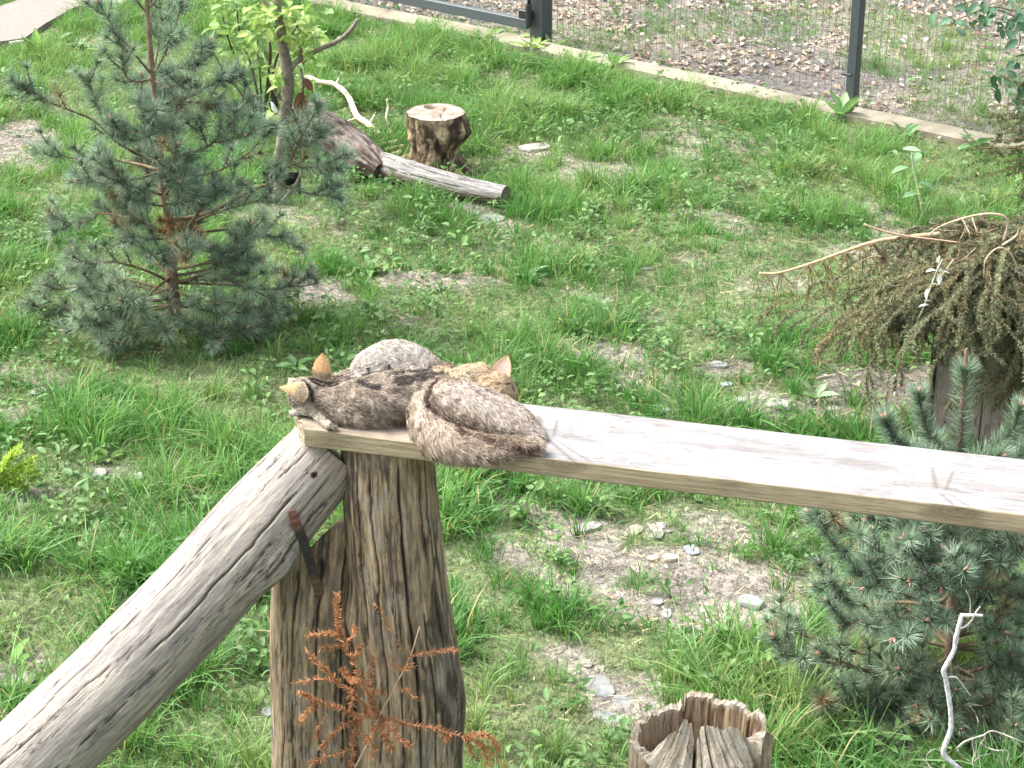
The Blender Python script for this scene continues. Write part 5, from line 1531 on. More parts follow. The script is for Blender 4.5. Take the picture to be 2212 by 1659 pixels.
mainR += [(R3(p), r) for p, r in [
    ([(1835, 440, 0), (1700, 455, -.03), (1560, 420, -.06), (1400, 340, -.08), (1200, 190, -.1)], .007), ([(1845, 520, 0), (1760, 640, -.04), (1560, 590, -.07), (1320, 450, -.09), (1200, 330, -.1), (1070, 165, -.1)], .008),
    ([(1835, 440, 0), (1900, 430, -.03), (2000, 400, -.06), (2150, 375, -.08), (2260, 390, -.1)], .007), ([(1830, 430, 0), (1640, 330, .1), (1500, 220, .12), (1380, 190, .1)], .006), ([(1830, 420, 0), (1960, 330, .1), (2080, 250, .1), (2190, 260, .1)], .006),
    ([(1835, 470, 0), (1780, 500, -.15), (1765, 560, -.25)], .006), ([(1840, 480, 0), (1700, 520, -.15), (1605, 530, -.25)], .006), ([(1840, 500, 0), (1560, 540, -.12), (1365, 560, -.2)], .006),
    ([(1850, 690, 0), (1750, 700, -.15), (1705, 735, -.28)], .007), ([(1850, 690, 0), (2000, 690, -.05), (2150, 690, -.08), (2300, 680, -.1)], .008), ([(1850, 690, 0), (1560, 720, -.05), (1360, 740, -.1), (1250, 760, -.12)], .007), ([(1850, 680, 0), (1600, 640, .1), (1300, 640, .15), (1100, 560, .18)], .007),
    ([(1850, 690, 0), (1980, 760, -.12), (2100, 790, -.2)], .006), ([(1845, 700, 0), (1660, 800, -.15), (1520, 830, -.25)], .006), ([(1850, 560, 0), (2010, 560, -.1), (2170, 600, -.14), (2290, 560, -.16)], .006),
    ([(1810, 1040, 0), (1650, 1050, -.04), (1400, 1010, -.10), (1130, 915, -.16)], .009), ([(1400, 1010, -.1), (1180, 960, -.12), (960, 920, -.14), (880, 830, -.15)], .007), ([(1810, 1030, 0), (1680, 1040, -.12), (1545, 1000, -.25)], .006), ([(1810, 1030, 0), (1560, 950, .08), (1300, 900, .12), (1000, 800, .14), (930, 770, .14)], .007),
    ([(1810, 1040, 0), (1960, 1000, -.06), (2060, 960, -.12), (2140, 930, -.16)], .008), ([(1810, 1040, 0), (2000, 1060, -.1), (2180, 1040, -.16), (2290, 1000, -.18)], .007), ([(1810, 1060, 0), (1560, 1130, -.1), (1300, 1150, -.16), (1130, 1190, -.2)], .008),
    ([(1805, 1120, 0), (1700, 1180, -.15), (1640, 1190, -.25)], .006), ([(1805, 1130, 0), (1640, 1250, -.12), (1480, 1335, -.24)], .007), ([(1805, 1150, 0), (1790, 1230, -.2), (1810, 1280, -.3)], .006), ([(1805, 1150, 0), (1940, 1200, -.12), (2080, 1160, -.2), (2190, 1140, -.22)], .007),
    ([(1800, 1200, 0), (1600, 1290, -.04), (1360, 1300, -.08), (1150, 1280, -.12)], .007), ([(1800, 1200, 0), (1980, 1290, -.08), (2140, 1290, -.12), (2260, 1260, -.14)], .006), ([(1800, 1250, 0), (1660, 1400, -.15), (1500, 1440, -.2)], .006), ([(1800, 1250, 0), (1900, 1380, -.2), (2030, 1420, -.26)], .006)]]
pineR = pine("young_pine", "low bushy young pine standing behind the plank at the right", Vector(rt[0][:3]), rt, mainR, .85, 37, (38, .05, .46, .44, 10), dens=1.35, nlen=.052, bare_tips=7, dead=[(D(1910, 1450, YR - .1), .045)])

# ------------------------------------------------------------------ broad leaf pieces shared by many leaves
def leaf_mesh(name, length, width, col, rows=6, fold=.18, droop=.25, wav=0.0, seed=0):
    g = np.random.default_rng(seed)
    ts = np.linspace(0, 1, rows)
    V, F = [], []
    for t in ts:
        w = width / 2 * (math.sin(math.pi * min(1, t * .97 + .03)) ** .75) * (1.1 - .35 * t)
        z = -droop * length * t * t
        for s in (-1, -.5, 0, .5, 1):
            V.append((s * w + 0, t * length, z + abs(s) * w * fold * 2 + wav * length * g.normal(0, .4) * abs(s)))
    for i in range(rows - 1):
        for j in range(4): F.append((i * 5 + j, i * 5 + j + 1, i * 5 + 6 + j, i * 5 + 5 + j))
    mb = MB(); V = np.array(V)
    c = np.tile(np.array(col), (len(V), 1)) * g.uniform(.88, 1.12, (len(V), 1))
    c[2::5] *= 1.25
    mb.add(V, np.array(F), c, V)
    me = mb.mesh(name); me.materials.append(M_leaf)
    return me
def put_leaf(me, parent, pos, direction, roll=0.0, s=1.0, name="leaf"):
    o = bpy.data.objects.new(name, me)
    d = Vector(direction).normalized()
    up = Vector((0, 0, 1)) if abs(d.z) < .95 else Vector((0, 1, 0))
    x = d.cross(up).normalized(); z = x.cross(d)
    m = Matrix((x, d, z)).transposed() @ Matrix.Rotation(roll, 3, 'Y')
    M = m.to_4x4(); M.translation = Vector(pos) - Vector(parent.location)
    o.parent = parent
    o.matrix_local = M @ Matrix.Scale(s, 4)
    COL.objects.link(o)
    return o

# ------------------------------------------------------------------ sapling and shrub behind the pine
YS = 9.45
S3 = lambda pts, Y=YS: [list(D(x, y, Y + (q[0] if q else 0))) for (x, y, *q) in pts]
gs = np.random.default_rng(55)
sb_ = S3([(600, 445)])[0]; sb_[2] = float(ground_h(np.array([sb_[0]]), np.array([sb_[1]]))[0])
sap = thing("sapling", Vector(sb_), "broadleaf sapling with a grey forked trunk and lime green leaves behind the tall pine", "tree")
mb = MB()
stp = spline([sb_] + S3([(602, 400), (603, 340), (611, 285), (619, 225), (622, 180), (618, 140), (611, 95), (604, 48), (597, 0), (592, -60)]), 60)
tube(mb, stp, spline([[.027], [.026], [.026], [.027], [.030], [.029], [.026], [.023], [.02], [.018]], 60)[:, 0], mixc((0.16, 0.135, 0.105), (0.25, 0.22, 0.175), gs.random(60)), 12, jitter=.12)
obj("trunk", mb, M_bark, sap)
sap_br = [([(622, 165), (634, 140), (654, 125), (687, 107), (720, 93), (745, 77), (763, 58), (772, 42)], .016, .009), ([(597, 18), (582, 12), (568, 0), (555, -30)], .012, .008), ([(619, 205), (606, 212), (595, 196), (590, 186)], .012, .008), ([(600, 445, -.03), (648, 380, -.02), (655, 300), (652, 240), (655, 180), (650, 150)], .008, .005), ([(612, 100), (640, 60), (650, 40)], .006, .003), ([(606, 60), (585, 58), (560, 75)], .005, .003), ([(618, 140), (600, 150), (585, 140)], .004, .003), ([(634, 140), (648, 118), (645, 108)], .006, .003), ([(605, 50), (628, 40), (650, 70)], .005, .003)]
brp = []
for pts, r0, r1 in sap_br:
    mb = MB(); p = spline(S3(pts), 26); brp.append(p)
    tube(mb, p, np.linspace(r0, r1, 26), mixc((0.17, 0.145, 0.115), (0.25, 0.225, 0.185), gs.random(26)), 8, jitter=.1)
    obj("branch", mb, M_bark, sap)
LM = [leaf_mesh("leaf", .056, .042, (0.27, 0.41, 0.11), seed=1), leaf_mesh("leaf", .050, .036, (0.22, 0.35, 0.085), seed=2, droop=.4), leaf_mesh("leaf", .062, .044, (0.38, 0.48, 0.16), seed=3)]
LMb = [leaf_mesh("leaf", .06, .03, (0.16, 0.075, 0.045), seed=4, droop=.6, wav=.1), leaf_mesh("leaf", .055, .028, (0.27, 0.19, 0.10), seed=5, droop=.6, wav=.12)]
cl_px = [(560, 28), (545, 12), (575, 40), (590, 20), (620, 12), (648, 20), (660, 32), (575, 62), (548, 75), (566, 52), (605, 38), (625, 42), (640, 48), (655, 60), (668, 45), (590, 78), (618, 75), (660, 85), (672, 70), (640, 90), (690, 92), (590, 155), (600, 165), (612, 172), (605, 178), (588, 240), (600, 245), (655, 120), (668, 112), (630, 20), (575, 12), (610, 25), (635, 65)]
for (x, y) in cl_px:
    for q in range(5):
        p = D(x + gs.normal(0, 10), y + gs.normal(0, 7), YS + gs.normal(0, .09))
        put_leaf(LM[gs.integers(0, 3)], sap, p, (gs.normal(0, 1), gs.normal(-.4, .8), gs.normal(-.15, .35)), gs.normal(0, .5), gs.uniform(.75, 1.2))
for (x, y, k_) in [(655, 170, 0), (660, 185, 0), (655, 200, 0), (652, 215, 1), (662, 205, 1), (645, 100, 1), (652, 108, 1), (650, 225, 1), (628, 232, 0), (640, 228, 1)]:
    put_leaf(LMb[k_], sap, D(x, y, YS - .02), (gs.normal(0, .5), gs.normal(0, .5), -1), gs.normal(0, .8), gs.uniform(.9, 1.5))

YH = 10.3
hb = gpt(560, 235)
shrub = thing("shrub", hb, "light green leafy shrub between the tall pine and the sapling trunk", "shrub")
stems = []
for (pts, r0) in [([(570, 250), (582, 150), (584, 105), (577, 58), (570, 0)], .011), ([(565, 250), (562, 160), (556, 110), (560, 60)], .006), ([(560, 250), (520, 150), (495, 90), (480, 30)], .008), ([(565, 252), (545, 150), (520, 80), (510, 10)], .008), ([(555, 250), (505, 180), (470, 130), (455, 90)], .007), ([(568, 250), (620, 180), (660, 130), (690, 80)], .007), ([(568, 250), (600, 120), (640, 40), (650, -20)], .007)]:
    p = spline([list(D(x, y, YH + gs.normal(0, .05))) for x, y in pts], 26)
    p[0] = [hb.x, hb.y, hb.z]
    stems.append(p)
    mb = MB(); tube(mb, p, np.linspace(r0, .003, 26), (0.10, 0.075, 0.055), 6); obj("stem", mb, M_twig, shrub)
LS = [leaf_mesh("leaf", .062, .046, (0.21, 0.34, 0.10), seed=11), leaf_mesh("leaf", .055, .040, (0.27, 0.40, 0.13), seed=12), leaf_mesh("leaf", .066, .046, (0.17, 0.29, 0.09), seed=13)]
for q in range(270):
    x, y = gs.uniform(455, 590), gs.uniform(-10, 165)
    if q > 215: x, y = gs.uniform(600, 710), gs.uniform(20, 180)
    if y > 120 and x < 500: continue
    put_leaf(LS[gs.integers(0, 3)], shrub, D(x, y, YH + gs.normal(0, .14)), (gs.normal(0, 1), gs.normal(-.4, .8), gs.normal(-.1, .4)), gs.normal(0, .5), gs.uniform(.7, 1.25))

# black and white scrap behind the sapling trunk, dark sheet at its foot
sc_ = thing("scrap", D(596, 232, YS + .04), "small black and white scrap caught behind the sapling trunk", "scrap")
mb = MB()
def blade_poly(mb, pts, Y, col, th=.004):
    top = np.array([list(D(x, y, Y)) for x, y in pts]); bk = top + [0, th, 0]
    n = len(pts)
    V = np.vstack([top, top.mean(0)[None] - [0, .006, 0], bk])
    F = [[k, (k + 1) % n, n] for k in range(n)]
    Q = [[k, n + 1 + k, n + 1 + (k + 1) % n, (k + 1) % n] for k in range(n)]
    mb.add(V, [np.array(F), np.array(Q), np.array([list(range(n + 1, 2 * n + 1))])], col)
blade_poly(mb, [(584, 190), (590, 196), (597, 212), (602, 226), (600, 240), (592, 230), (585, 212)], YS - .035, (0.05, 0.038, 0.03))
obj("dark_strip", mb, M_leaf, sc_, smooth=False)
mb = MB(); blade_poly(mb, [(584, 220), (590, 222), (598, 234), (601, 243), (595, 245), (587, 238)], YS - .045, (0.80, 0.80, 0.85)); obj("white_strip", mb, M_stone, sc_, smooth=False)
mb = MB(); blade_poly(mb, [(581, 222), (585, 222), (594, 240), (601, 247), (592, 249), (583, 238)], YS - .025, (0.02, 0.02, 0.024)); obj("black_strip", mb, M_stone, sc_, smooth=False)
fb = gpt(612, 438)
fo = thing("black_sheet", fb, "crumpled black sheet at the foot of the sapling", "plastic sheet")
mb = MB()
nx_, ny_ = 22, 16
uu, vv_ = np.meshgrid(np.linspace(568, 650, nx_), np.linspace(372, 440, ny_))
Pz_ = np.array([[list(D(uu[a, b], vv_[a, b], YS + .16 + .10 * (vn(np.array([uu[a, b] * .05]), np.array([vv_[a, b] * .07]), 0, 5)[0] - .5))) for b in range(nx_)] for a in range(ny_)])
i = np.arange(ny_ - 1)[:, None] * nx_; j = np.arange(nx_ - 1)[None, :]
mb.add(Pz_.reshape(-1, 3), np.stack([i + j, i + nx_ + j, i + nx_ + j + 1, i + j + 1], -1).reshape(-1, 4), (0.018, 0.018, 0.026))
obj("sheet", mb, M_metal, fo)

# ------------------------------------------------------------------ broad leaved plants
def dock(px, py, label, n, size, col, seed, up=.7, stalk=False, name="dock_plant"):
    g = np.random.default_rng(seed)
    b = gpt(px, py)
    root = thing(name, b, label, "plant", "leafy plants in the lawn and along the kerb")
    size *= .95 if seed < 200 + 8 * 7 else .78
    mes = [leaf_mesh("leaf", size, size * .42, np.array(col) * k_, rows=8, fold=.22, droop=d_, wav=.035, seed=seed + q) for q, (k_, d_) in enumerate(((1.0, .25), (1.25, .45), (.85, .15)))]
    for k in range(n):
        a = k / n * 6.28 + g.normal(0, .3)
        u = up * g.uniform(.5, 1.5)
        put_leaf(mes[k % 3], root, b + Vector((math.cos(a) * .012, math.sin(a) * .012, .01)), (math.cos(a), math.sin(a), u), g.normal(0, .25), g.uniform(.6, 1.1))
    return root, b
LG = (0.20, 0.32, 0.10); DG = (0.13, 0.25, 0.10)
for k, (x, y, n, s, c, up, lab) in enumerate([
    (1152, 112, 7, .17, (0.26, 0.40, 0.12), 1.1, "bright leafy plant at the foot of the wide gate post"),
    (1190, 108, 6, .13, (0.24, 0.38, 0.12), .9, "small bright leafy plant just right of the wide gate post"),
    (1048, 92, 6, .15, LG, .8, "leafy plant against the kerb under the middle of the gate rail"),
    (905, 78, 6, .14, LG, .8, "leafy plant below the gate rail towards the sapling"),
    (1110, 92, 5, .13, LG, .8, "leafy plant between gate rail plants near the wide post"),
    (1258, 142, 6, .14, LG, .8, "leafy plant in the kerb grass right of the wide post"),
    (1330, 150, 7, .17, (0.18, 0.32, 0.11), 1.1, "tall leafy clump midway between the two fence posts"),
    (1820, 258, 6, .22, (0.19, 0.34, 0.14), 1.5, "tall leafy plant at the foot of the thin fence post"),
    (1955, 300, 6, .15, DG, .9, "dark leafy plant at the kerb right of the thin fence post"),
    (2105, 320, 7, .18, (0.12, 0.24, 0.11), .8, "leafy plant at the far right end of the kerb"),
    (110, 130, 9, .17, LG, 1.0, "light leafy clump on the rim of the sandy path"),
    (76, 118, 4, .30, (0.22, 0.36, 0.12), 3.0, "single tall leafy stem standing before the sandy path"),
    (165, 105, 10, .13, DG, .8, "dark dense leafy clump beside the sandy path"),
    (30, 210, 8, .17, (0.24, 0.36, 0.10), .9, "broad leafy clump in the upper left grass"),
    (125, 90, 7, .12, DG, .8, "small leafy clump between the clumps by the sandy path"),
    (225, 120, 8, .14, LG, .8, "leafy clump behind the tall pine by the path"),
    (235, 990, 7, .10, (0.20, 0.33, 0.10), .5, "small broad leaved weed left of the leaning log"),
    (270, 1265, 5, .10, (0.19, 0.33, 0.12), .5, "pale leafy weed just above the middle of the leaning log"),
    (640, 800, 8, .11, (0.14, 0.27, 0.10), .6, "toothed leafy weed behind the grey cat head"),
    (800, 585, 9, .12, (0.17, 0.31, 0.11), .6, "leafy weed in the middle of the lawn below the logs"),
    (1140, 600, 5, .13, (0.22, 0.36, 0.18), .8, "pale grey green weed in the open lawn"),
    (1300, 670, 5, .11, (0.20, 0.34, 0.15), .6, "small weed by the bare strip in the lawn"),
    (1760, 862, 5, .11, (0.24, 0.34, 0.20), .9, "small pale weed on the dark soil left of the brush heap"),
    (1820, 1300, 4, .13, (0.10, 0.22, 0.11), .6, "dark green leaf rosette beside the low pine"),
    (30, 1440, 4, .12, (0.12, 0.27, 0.05), 1.2, "bright leaf pair at the left edge by the stone"),
]): dock(x, y, lab, n, s, c, 200 + k * 7, up)

# tall dock with the big pale leaves
b = gpt(1995, 475)
tall = thing("tall_dock", b, "tall weed with large pale leaves and a bare white stalk before the kerb", "plant")
mb = MB(); tube(mb, spline([list(b)] + [list(D(x, y, b.y - .0)) for x, y in ((1988, 430), (1980, 395), (1972, 355), (1970, 330))], 20), np.linspace(.006, .004, 20), (0.50, 0.55, 0.36), 6); obj("stalk", mb, M_twig, tall)
bigm = [leaf_mesh("leaf", .09, .075, (0.27, 0.40, 0.25), rows=8, seed=71, droop=.1, fold=.1), leaf_mesh("leaf", .09, .06, (0.17, 0.31, 0.15), rows=8, seed=72, droop=.2)]
for (x, y, d, k_) in [(1950, 322, (1, -.25, .05), 0), (1962, 362, (-1, -.2, -.1), 1), (1985, 395, (1, -.3, -.2), 1), (1975, 352, (.2, .5, .3), 1), (1984, 420, (-.8, -.3, .1), 1)]:
    put_leaf(bigm[k_], tall, D(x, y, b.y - .02), d, 0, 1.0)
for (x, y) in [(1982, 405), (1990, 420), (1986, 440)]:
    put_leaf(LM[2], tall, D(x, y, b.y - .01), (gs.choice([-1, 1]), -.2, .3), 0, .5)

# ------------------------------------------------------------------ lime fir seedling at the left edge
def feather(nm, mb, pts, n, ln, col, g, r=.003, flat=True, width=.003, bark=(0.22, 0.15, 0.08), simple=False):
    """A spruce twig: needles in two combs along it."""
    p = spline(pts, 16)
    tube(mb, p, np.linspace(r, r * .5, 16), bark, 6)
    T, U, W = frames(p)
    t = g.random(n); f = t * 15; i = np.minimum(f.astype(int), 14); fr = (f - i)[:, None]
    q = p[i] * (1 - fr) + p[i + 1] * fr
    ang = np.where(g.random(n) < .5, 0, np.pi) + g.normal(0, .75 if flat else 2, n)
    d = (U[i] * np.cos(ang)[:, None] + W[i] * np.sin(ang)[:, None]) + T[i] * g.uniform(.35, .9, n)[:, None]
    d /= np.linalg.norm(d, axis=1)[:, None]
    l = (ln * g.uniform(.7, 1.15, n))[:, None]
    s = np.cross(d, g.normal(0, 1, (n, 3))); s /= np.linalg.norm(s, axis=1)[:, None]
    if simple:
        V = np.stack([q - s * width / 2, q + s * width / 2, q + d * l], 1).reshape(-1, 3)
        nm.add(V, np.arange(n)[:, None] * 3 + np.array([[0, 1, 2]]), np.repeat(np.asarray(col) * g.uniform(.7, 1.3, n)[:, None], 3, 0))
        return
    V = np.stack([q - s * width / 2, q + s * width / 2, q + d * l * .6 + s * width * .45, q + d * l * .6 - s * width * .45, q + d * l], 1).reshape(-1, 3)
    c = np.asarray(col) * g.uniform(.7, 1.3, n)[:, None]
    o = np.arange(n)[:, None] * 5
    nm.add(V, [o + np.array([[0, 1, 2, 3]]), o + np.array([[3, 2, 4]])], np.repeat(c, 5, 0))
gf = np.random.default_rng(9)
fb = gpt(-12, 1062)
fir = thing("fir_seedling", fb, "lime green feathery fir seedling at the left edge", "seedling")
for (x0, y0, x1, y1) in [(-10, 1060, 72, 985), (-10, 1060, 78, 1012), (-10, 1062, 84, 1022), (-10, 1060, 30, 972), (-10, 1064, 60, 1050), (-10, 1060, -30, 990), (-15, 1040, 45, 962), (-10, 1062, -60, 1030), (-5, 1050, 70, 1000), (-8, 1060, 40, 1045)]:
    mb, nm = MB(), MB()
    h_ = .04 + (1050 - y1) / 1000
    a_, b_ = gpt(x0, y0), D(x1, y1 + 6, fb.y - gf.uniform(-.03, .05))
    m_ = (a_ + b_) / 2 + Vector((0, 0, .02))
    feather(nm, mb, [list(fb + Vector((0, 0, .02))), list(m_), list(b_)], 420, .027, (0.48, 0.64, 0.15), gf, width=.0048)
    o_ = obj("frond", mb, M_twig, fir); obj("needles", nm, M_leaf, o_, kind="stuff")

# dead orange spruce branch in front of the posts
YD = 4.12
dsp = thing("dead_spruce_branch", D(772, 1668, YD), "dead spruce branch with rusty orange needles in front of the log posts", "branch")
oc = lambda x, y: (603.5 + x / 4.178, 1262 + y / 4.178)
gd = np.random.default_rng(17)
ORA = (0.44, 0.215, 0.105)
for (pts, dens_, r) in [
    ([(660, 1700, 0), (780, 1470, 0), (880, 1250, 0), (905, 1190, 0), (1040, 930, .02), (1180, 660, .03), (1265, 385, .04)], 0, .0028),
    ([(640, 1680, -.01), (690, 1300, -.02), (705, 1220, -.02)], 420, .0022), ([(880, 1160, 0), (800, 980, -.02), (690, 760, -.03), (580, 520, -.04)], 200, .002), ([(560, 480, -.04), (530, 330, -.05), (520, 70, -.06)], 240, .0015), ([(560, 480, -.04), (430, 440, -.06), (240, 465, -.07)], 170, .0014), ([(590, 560, -.04), (500, 570, -.07), (370, 580, -.08)], 120, .0013), ([(590, 560, -.04), (650, 460, -.02), (690, 390, 0)], 90, .0013), ([(640, 650, -.03), (700, 640, -.01), (730, 560, 0)], 140, .0013),
    ([(900, 1180, 0), (780, 1090, -.03), (620, 960, -.05), (500, 860, -.07), (380, 740, -.08), (250, 610, -.09)], 420, .002), ([(540, 890, -.06), (380, 860, -.07), (110, 890, -.08)], 110, .0013), ([(700, 1040, -.04), (640, 960, -.06), (660, 1110, -.07)], 140, .0013), ([(760, 1090, -.03), (780, 1150, -.05), (800, 1190, -.06)], 120, .0013),
    ([(905, 1200, 0), (700, 1190, -.03), (560, 1120, -.03), (380, 1070, -.03), (190, 990, -.03)], 320, .0018), ([(350, 1080, -.03), (260, 1150, -.05), (190, 1240, -.05)], 170, .0013), ([(300, 1050, -.03), (250, 1010, -.05), (185, 985, -.06)], 120, .0013), ([(660, 1230, -.02), (520, 1310, -.06), (430, 1410, -.07), (380, 1490, -.08)], 220, .0015), ([(640, 1500, 0), (430, 1560, -.04), (270, 1620, -.05)], 120, .0013), ([(430, 1180, -.02), (360, 1290, -.04), (330, 1390, -.05)], 90, .0012),
    ([(905, 1195, 0), (1080, 1240, -.03), (1260, 1280, -.05), (1440, 1310, -.07), (1650, 1380, -.09)], 300, .002), ([(1650, 1380, -.09), (1780, 1360, -.11), (1900, 1380, -.12), (1985, 1480, -.12)], 300, .0014), ([(1650, 1380, -.09), (1800, 1430, -.1), (1900, 1510, -.1), (2060, 1660, -.1)], 200, .0014), ([(1690, 1390, -.09), (1720, 1470, -.08), (1760, 1570, -.07)], 100, .0012), ([(1800, 1430, -.1), (1860, 1550, -.1), (1890, 1640, -.1)], 90, .0012), ([(1480, 1320, -.07), (1500, 1370, -.08), (1530, 1420, -.08)], 100, .0012),
    ([(920, 1230, 0), (1020, 1300, -.06), (1080, 1400, -.08), (1180, 1460, -.09)], 190, .0014), ([(900, 1240, 0), (960, 1380, -.05), (1020, 1500, -.06)], 190, .0014), ([(870, 1270, 0), (820, 1350, -.04), (780, 1440, -.05)], 110, .0013), ([(860, 1120, -.01), (820, 960, .0), (830, 780, .02), (860, 650, .02)], 200, .0013), ([(830, 1050, -.02), (880, 980, .0), (950, 970, .01)], 110, .0012), ([(700, 900, -.03), (640, 850, 0), (560, 760, .02)], 200, .0013), ([(740, 1340, 0), (860, 1480, -.05), (840, 1560, -.06)], 120, .0013),
    ([(1180, 650, .03), (1080, 540, .02), (980, 360, .01), (910, 230, 0), (840, 170, 0)], 60, .0013), ([(1180, 650, .03), (1320, 620, .01), (1460, 600, 0), (1620, 600, -.01)], 150, .0013), ([(1160, 730, .03), (1100, 760, .01), (1000, 720, 0)], 60, .0012), ([(1170, 700, .03), (1200, 740, 0), (1160, 790, 0)], 30, .001), ([(1060, 940, .02), (1160, 970, 0), (1260, 1060, -.01)], 60, .0011)]:
    p3 = [list(D(*oc(x, y), YD + dy)) for (x, y, dy) in pts]
    mb, nm = MB(), MB()
    col = mixc(np.array(ORA) * gd.uniform(.75, 1.15), (0.25, 0.15, 0.075), np.array(gd.random() ** 2 * .7))
    if dens_:
        feather(nm, mb, p3, int(dens_ * .9), .0155, col, gd, r=r, width=.0024, bark=(0.34, 0.19, 0.10), flat=True)
        o_ = obj("twig", mb, M_twig, dsp); obj("needles", nm, M_litter, o_, kind="stuff")
    else:
        tube(mb, spline(p3, 40), np.linspace(r * 1.1, r * .6, 40), (0.42, 0.31, 0.20), 7); obj("stem", mb, M_twig, dsp)

# pale dead sprig at the left edge
b_ = gpt(-6, 1640)
spg = thing("dead_sprig", b_, "pale reddish dead conifer sprig in the lower left corner", "twig")
for (pts, c_) in [([(-20, 1640), (10, 1570), (-4, 1520)], (0.62, 0.55, 0.36)), ([(-20, 1640), (12, 1560), (48, 1595)], (0.50, 0.33, 0.22)), ([(-20, 1640), (15, 1585), (30, 1550)], (0.60, 0.46, 0.30)), ([(-30, 1640), (-2, 1600), (20, 1612)], (0.40, 0.26, 0.12))]:
    mb, nm = MB(), MB()
    feather(nm, mb, [list(D(x, y, 4.62)) for x, y in pts], 130, .016, c_, gd, r=.002, width=.003)
    o_ = obj("twig", mb, M_twig, spg); obj("needles", nm, M_litter, o_, kind="stuff")

# ------------------------------------------------------------------ hollow split stump at the bottom
def hollow_stump():
    Yc = 4.30
    ctr = D(1503, 1572, Yc)
    zg = float(ground_h(np.array([ctr.x]), np.array([ctr.y]))[0])
    root = thing("hollow_stump", Vector((ctr.x, Yc, zg)), "pale broken hollow stump with a split jagged rim beside the low pine", "tree stump")
    s = math.hypot(Yc, CAM_H - .4) / FPX
    nA, SQ = 220, 0.86
    a = np.arange(nA) / nA * 2 * np.pi
    # rim height by direction (0 right, pi/2 far side, 3pi/2 camera side)
    keys = [(-.05, -20), (.12, 22), (.5, 10), (1.0, 6), (1.45, 6), (1.66, 2), (1.76, -24), (2.2, -24), (2.7, -18), (3.2, -24), (3.7, -10), (3.95, 30), (4.15, 52), (4.45, 42), (4.62, 16), (4.8, 44), (5.2, 50), (5.65, 40), (5.9, 16), (6.1, 16)]
    ka = np.array([k_[0] for k_ in keys]); kh = np.array([k_[1] for k_ in keys])
    rimz = np.interp((a + .05) % (2 * np.pi) - .05, np.append(ka, ka[0] + 2 * np.pi), np.append(kh, kh[0])) * s
    rimz = rimz + .034 * (fbm(np.cos(a) * 4.3 + 3, np.sin(a) * 4.3, 0, 701, 5) - .5) + .006 * (vn(np.cos(a) * 45, np.sin(a) * 45, 0, 711) - .5)
    Rx = 143 * s * (1 + .24 * (fbm(np.cos(a) * 2 + 1, np.sin(a) * 2, 0, 702, 3) - .5))
    Rx = np.where((a > 5.75) & (a < 6.26), Rx * 1.08, Rx)
    th = np.interp(a, [0, 1.2, 2.0, 3.1, 3.7, 4.3, 5.0, 5.7, 6.28], [.011, .011, .016, .02, .05, .12, .115, .05, .011]) * (.6 + .8 * fbm(np.cos(a) * 4 + 7, np.sin(a) * 4, 0, 712, 3))
    zc = ctr.z
    drop = .11 * sstep(3.55, 4.1, a) * (1 - sstep(5.6, 5.95, a)) * (.75 + .6 * fbm(np.cos(a) * 5, np.sin(a) * 5, 0, 709, 3)) + .004
    rows = []
    cols = []
    for t in np.linspace(0, 1, 40):
        grv = 1 + .018 * (fbm(np.cos(a) * 12, np.sin(a) * 12, t * .5, 703, 4) - .5) + .12 * (1 - t) ** 2
        z = (zg - .03) * (1 - t) + (zc + rimz - drop) * t
        rows.append(np.stack([ctr.x + Rx * grv * np.cos(a), Yc + Rx * grv * SQ * np.sin(a), z], 1))
        st = fbm(np.cos(a) * 20, np.sin(a) * 20, t * 5, 704, 5)
        c = mixc((0.36, 0.30, 0.215), (0.25, 0.195, 0.13), sstep(.42, .62, st)); c = mixc(c, (0.09, 0.07, 0.055), sstep(.62, .74, st) * .8)
        cols.append(c)
    # rim thickness: broken top going inwards, then down the hollow
    for t in (0.0, .25, .5, .75, 1.0):
        r = Rx - th * t
        z = zc + rimz - drop * (1 - t) ** .8 + (.016 + .25 * drop * t * (1 - t)) * (fbm(np.cos(a) * r * 60, np.sin(a) * r * 60, 0, 705, 3) - .5) - .012 * t
        rows.append(np.stack([ctr.x + r * np.cos(a), Yc + r * SQ * np.sin(a), z], 1))
        n_ = fbm(np.cos(a) * r * 90, np.sin(a) * r * 90, 0, 706, 3)
        cols.append(mixc((0.47, 0.42, 0.335), (0.33, 0.275, 0.20), sstep(.45, .65, n_)))
    for t in np.linspace(.06, 1, 22):
        r = (Rx - th) * (1 - .12 * t)
        z = (zc + rimz - .012) * (1 - t) + (zc - .30) * t
        grv = 1 + .05 * (fbm(np.cos(a) * 14 + 8, np.sin(a) * 14, t * .4, 707, 4) - .5)
        rows.append(np.stack([ctr.x + r * grv * np.cos(a), Yc + r * grv * SQ * np.sin(a), z], 1))
        st = fbm(np.cos(a) * 20 + 3, np.sin(a) * 20, t * 3, 708, 5)
        c = mixc((0.40, 0.31, 0.20), (0.20, 0.135, 0.08), sstep(.42, .6, st)); c = mixc(c, (0.10, 0.065, 0.04), sstep(.58, .7, st))
        pale = ((a > 1.75) & (a < 3.3))
        cols.append(np.where(pale[:, None], mixc(c, (0.44, 0.36, 0.26), np.full(nA, .65)), c))
    r_end = rows[-1]
    for t in (.5, .05):
        rows.append(r_end.mean(0) + (r_end - r_end.mean(0)) * t); cols.append(np.tile((0.10, 0.07, 0.045), (nA, 1)))
    V = np.array(rows); C = np.array(cols); n = len(rows)
    spl_ = .004 * (vn(np.cos(a) * 55, np.sin(a) * 55, 0, 720) - .5) + .006 * (vn(np.cos(a) * 22, np.sin(a) * 22, 0, 721) - .5)
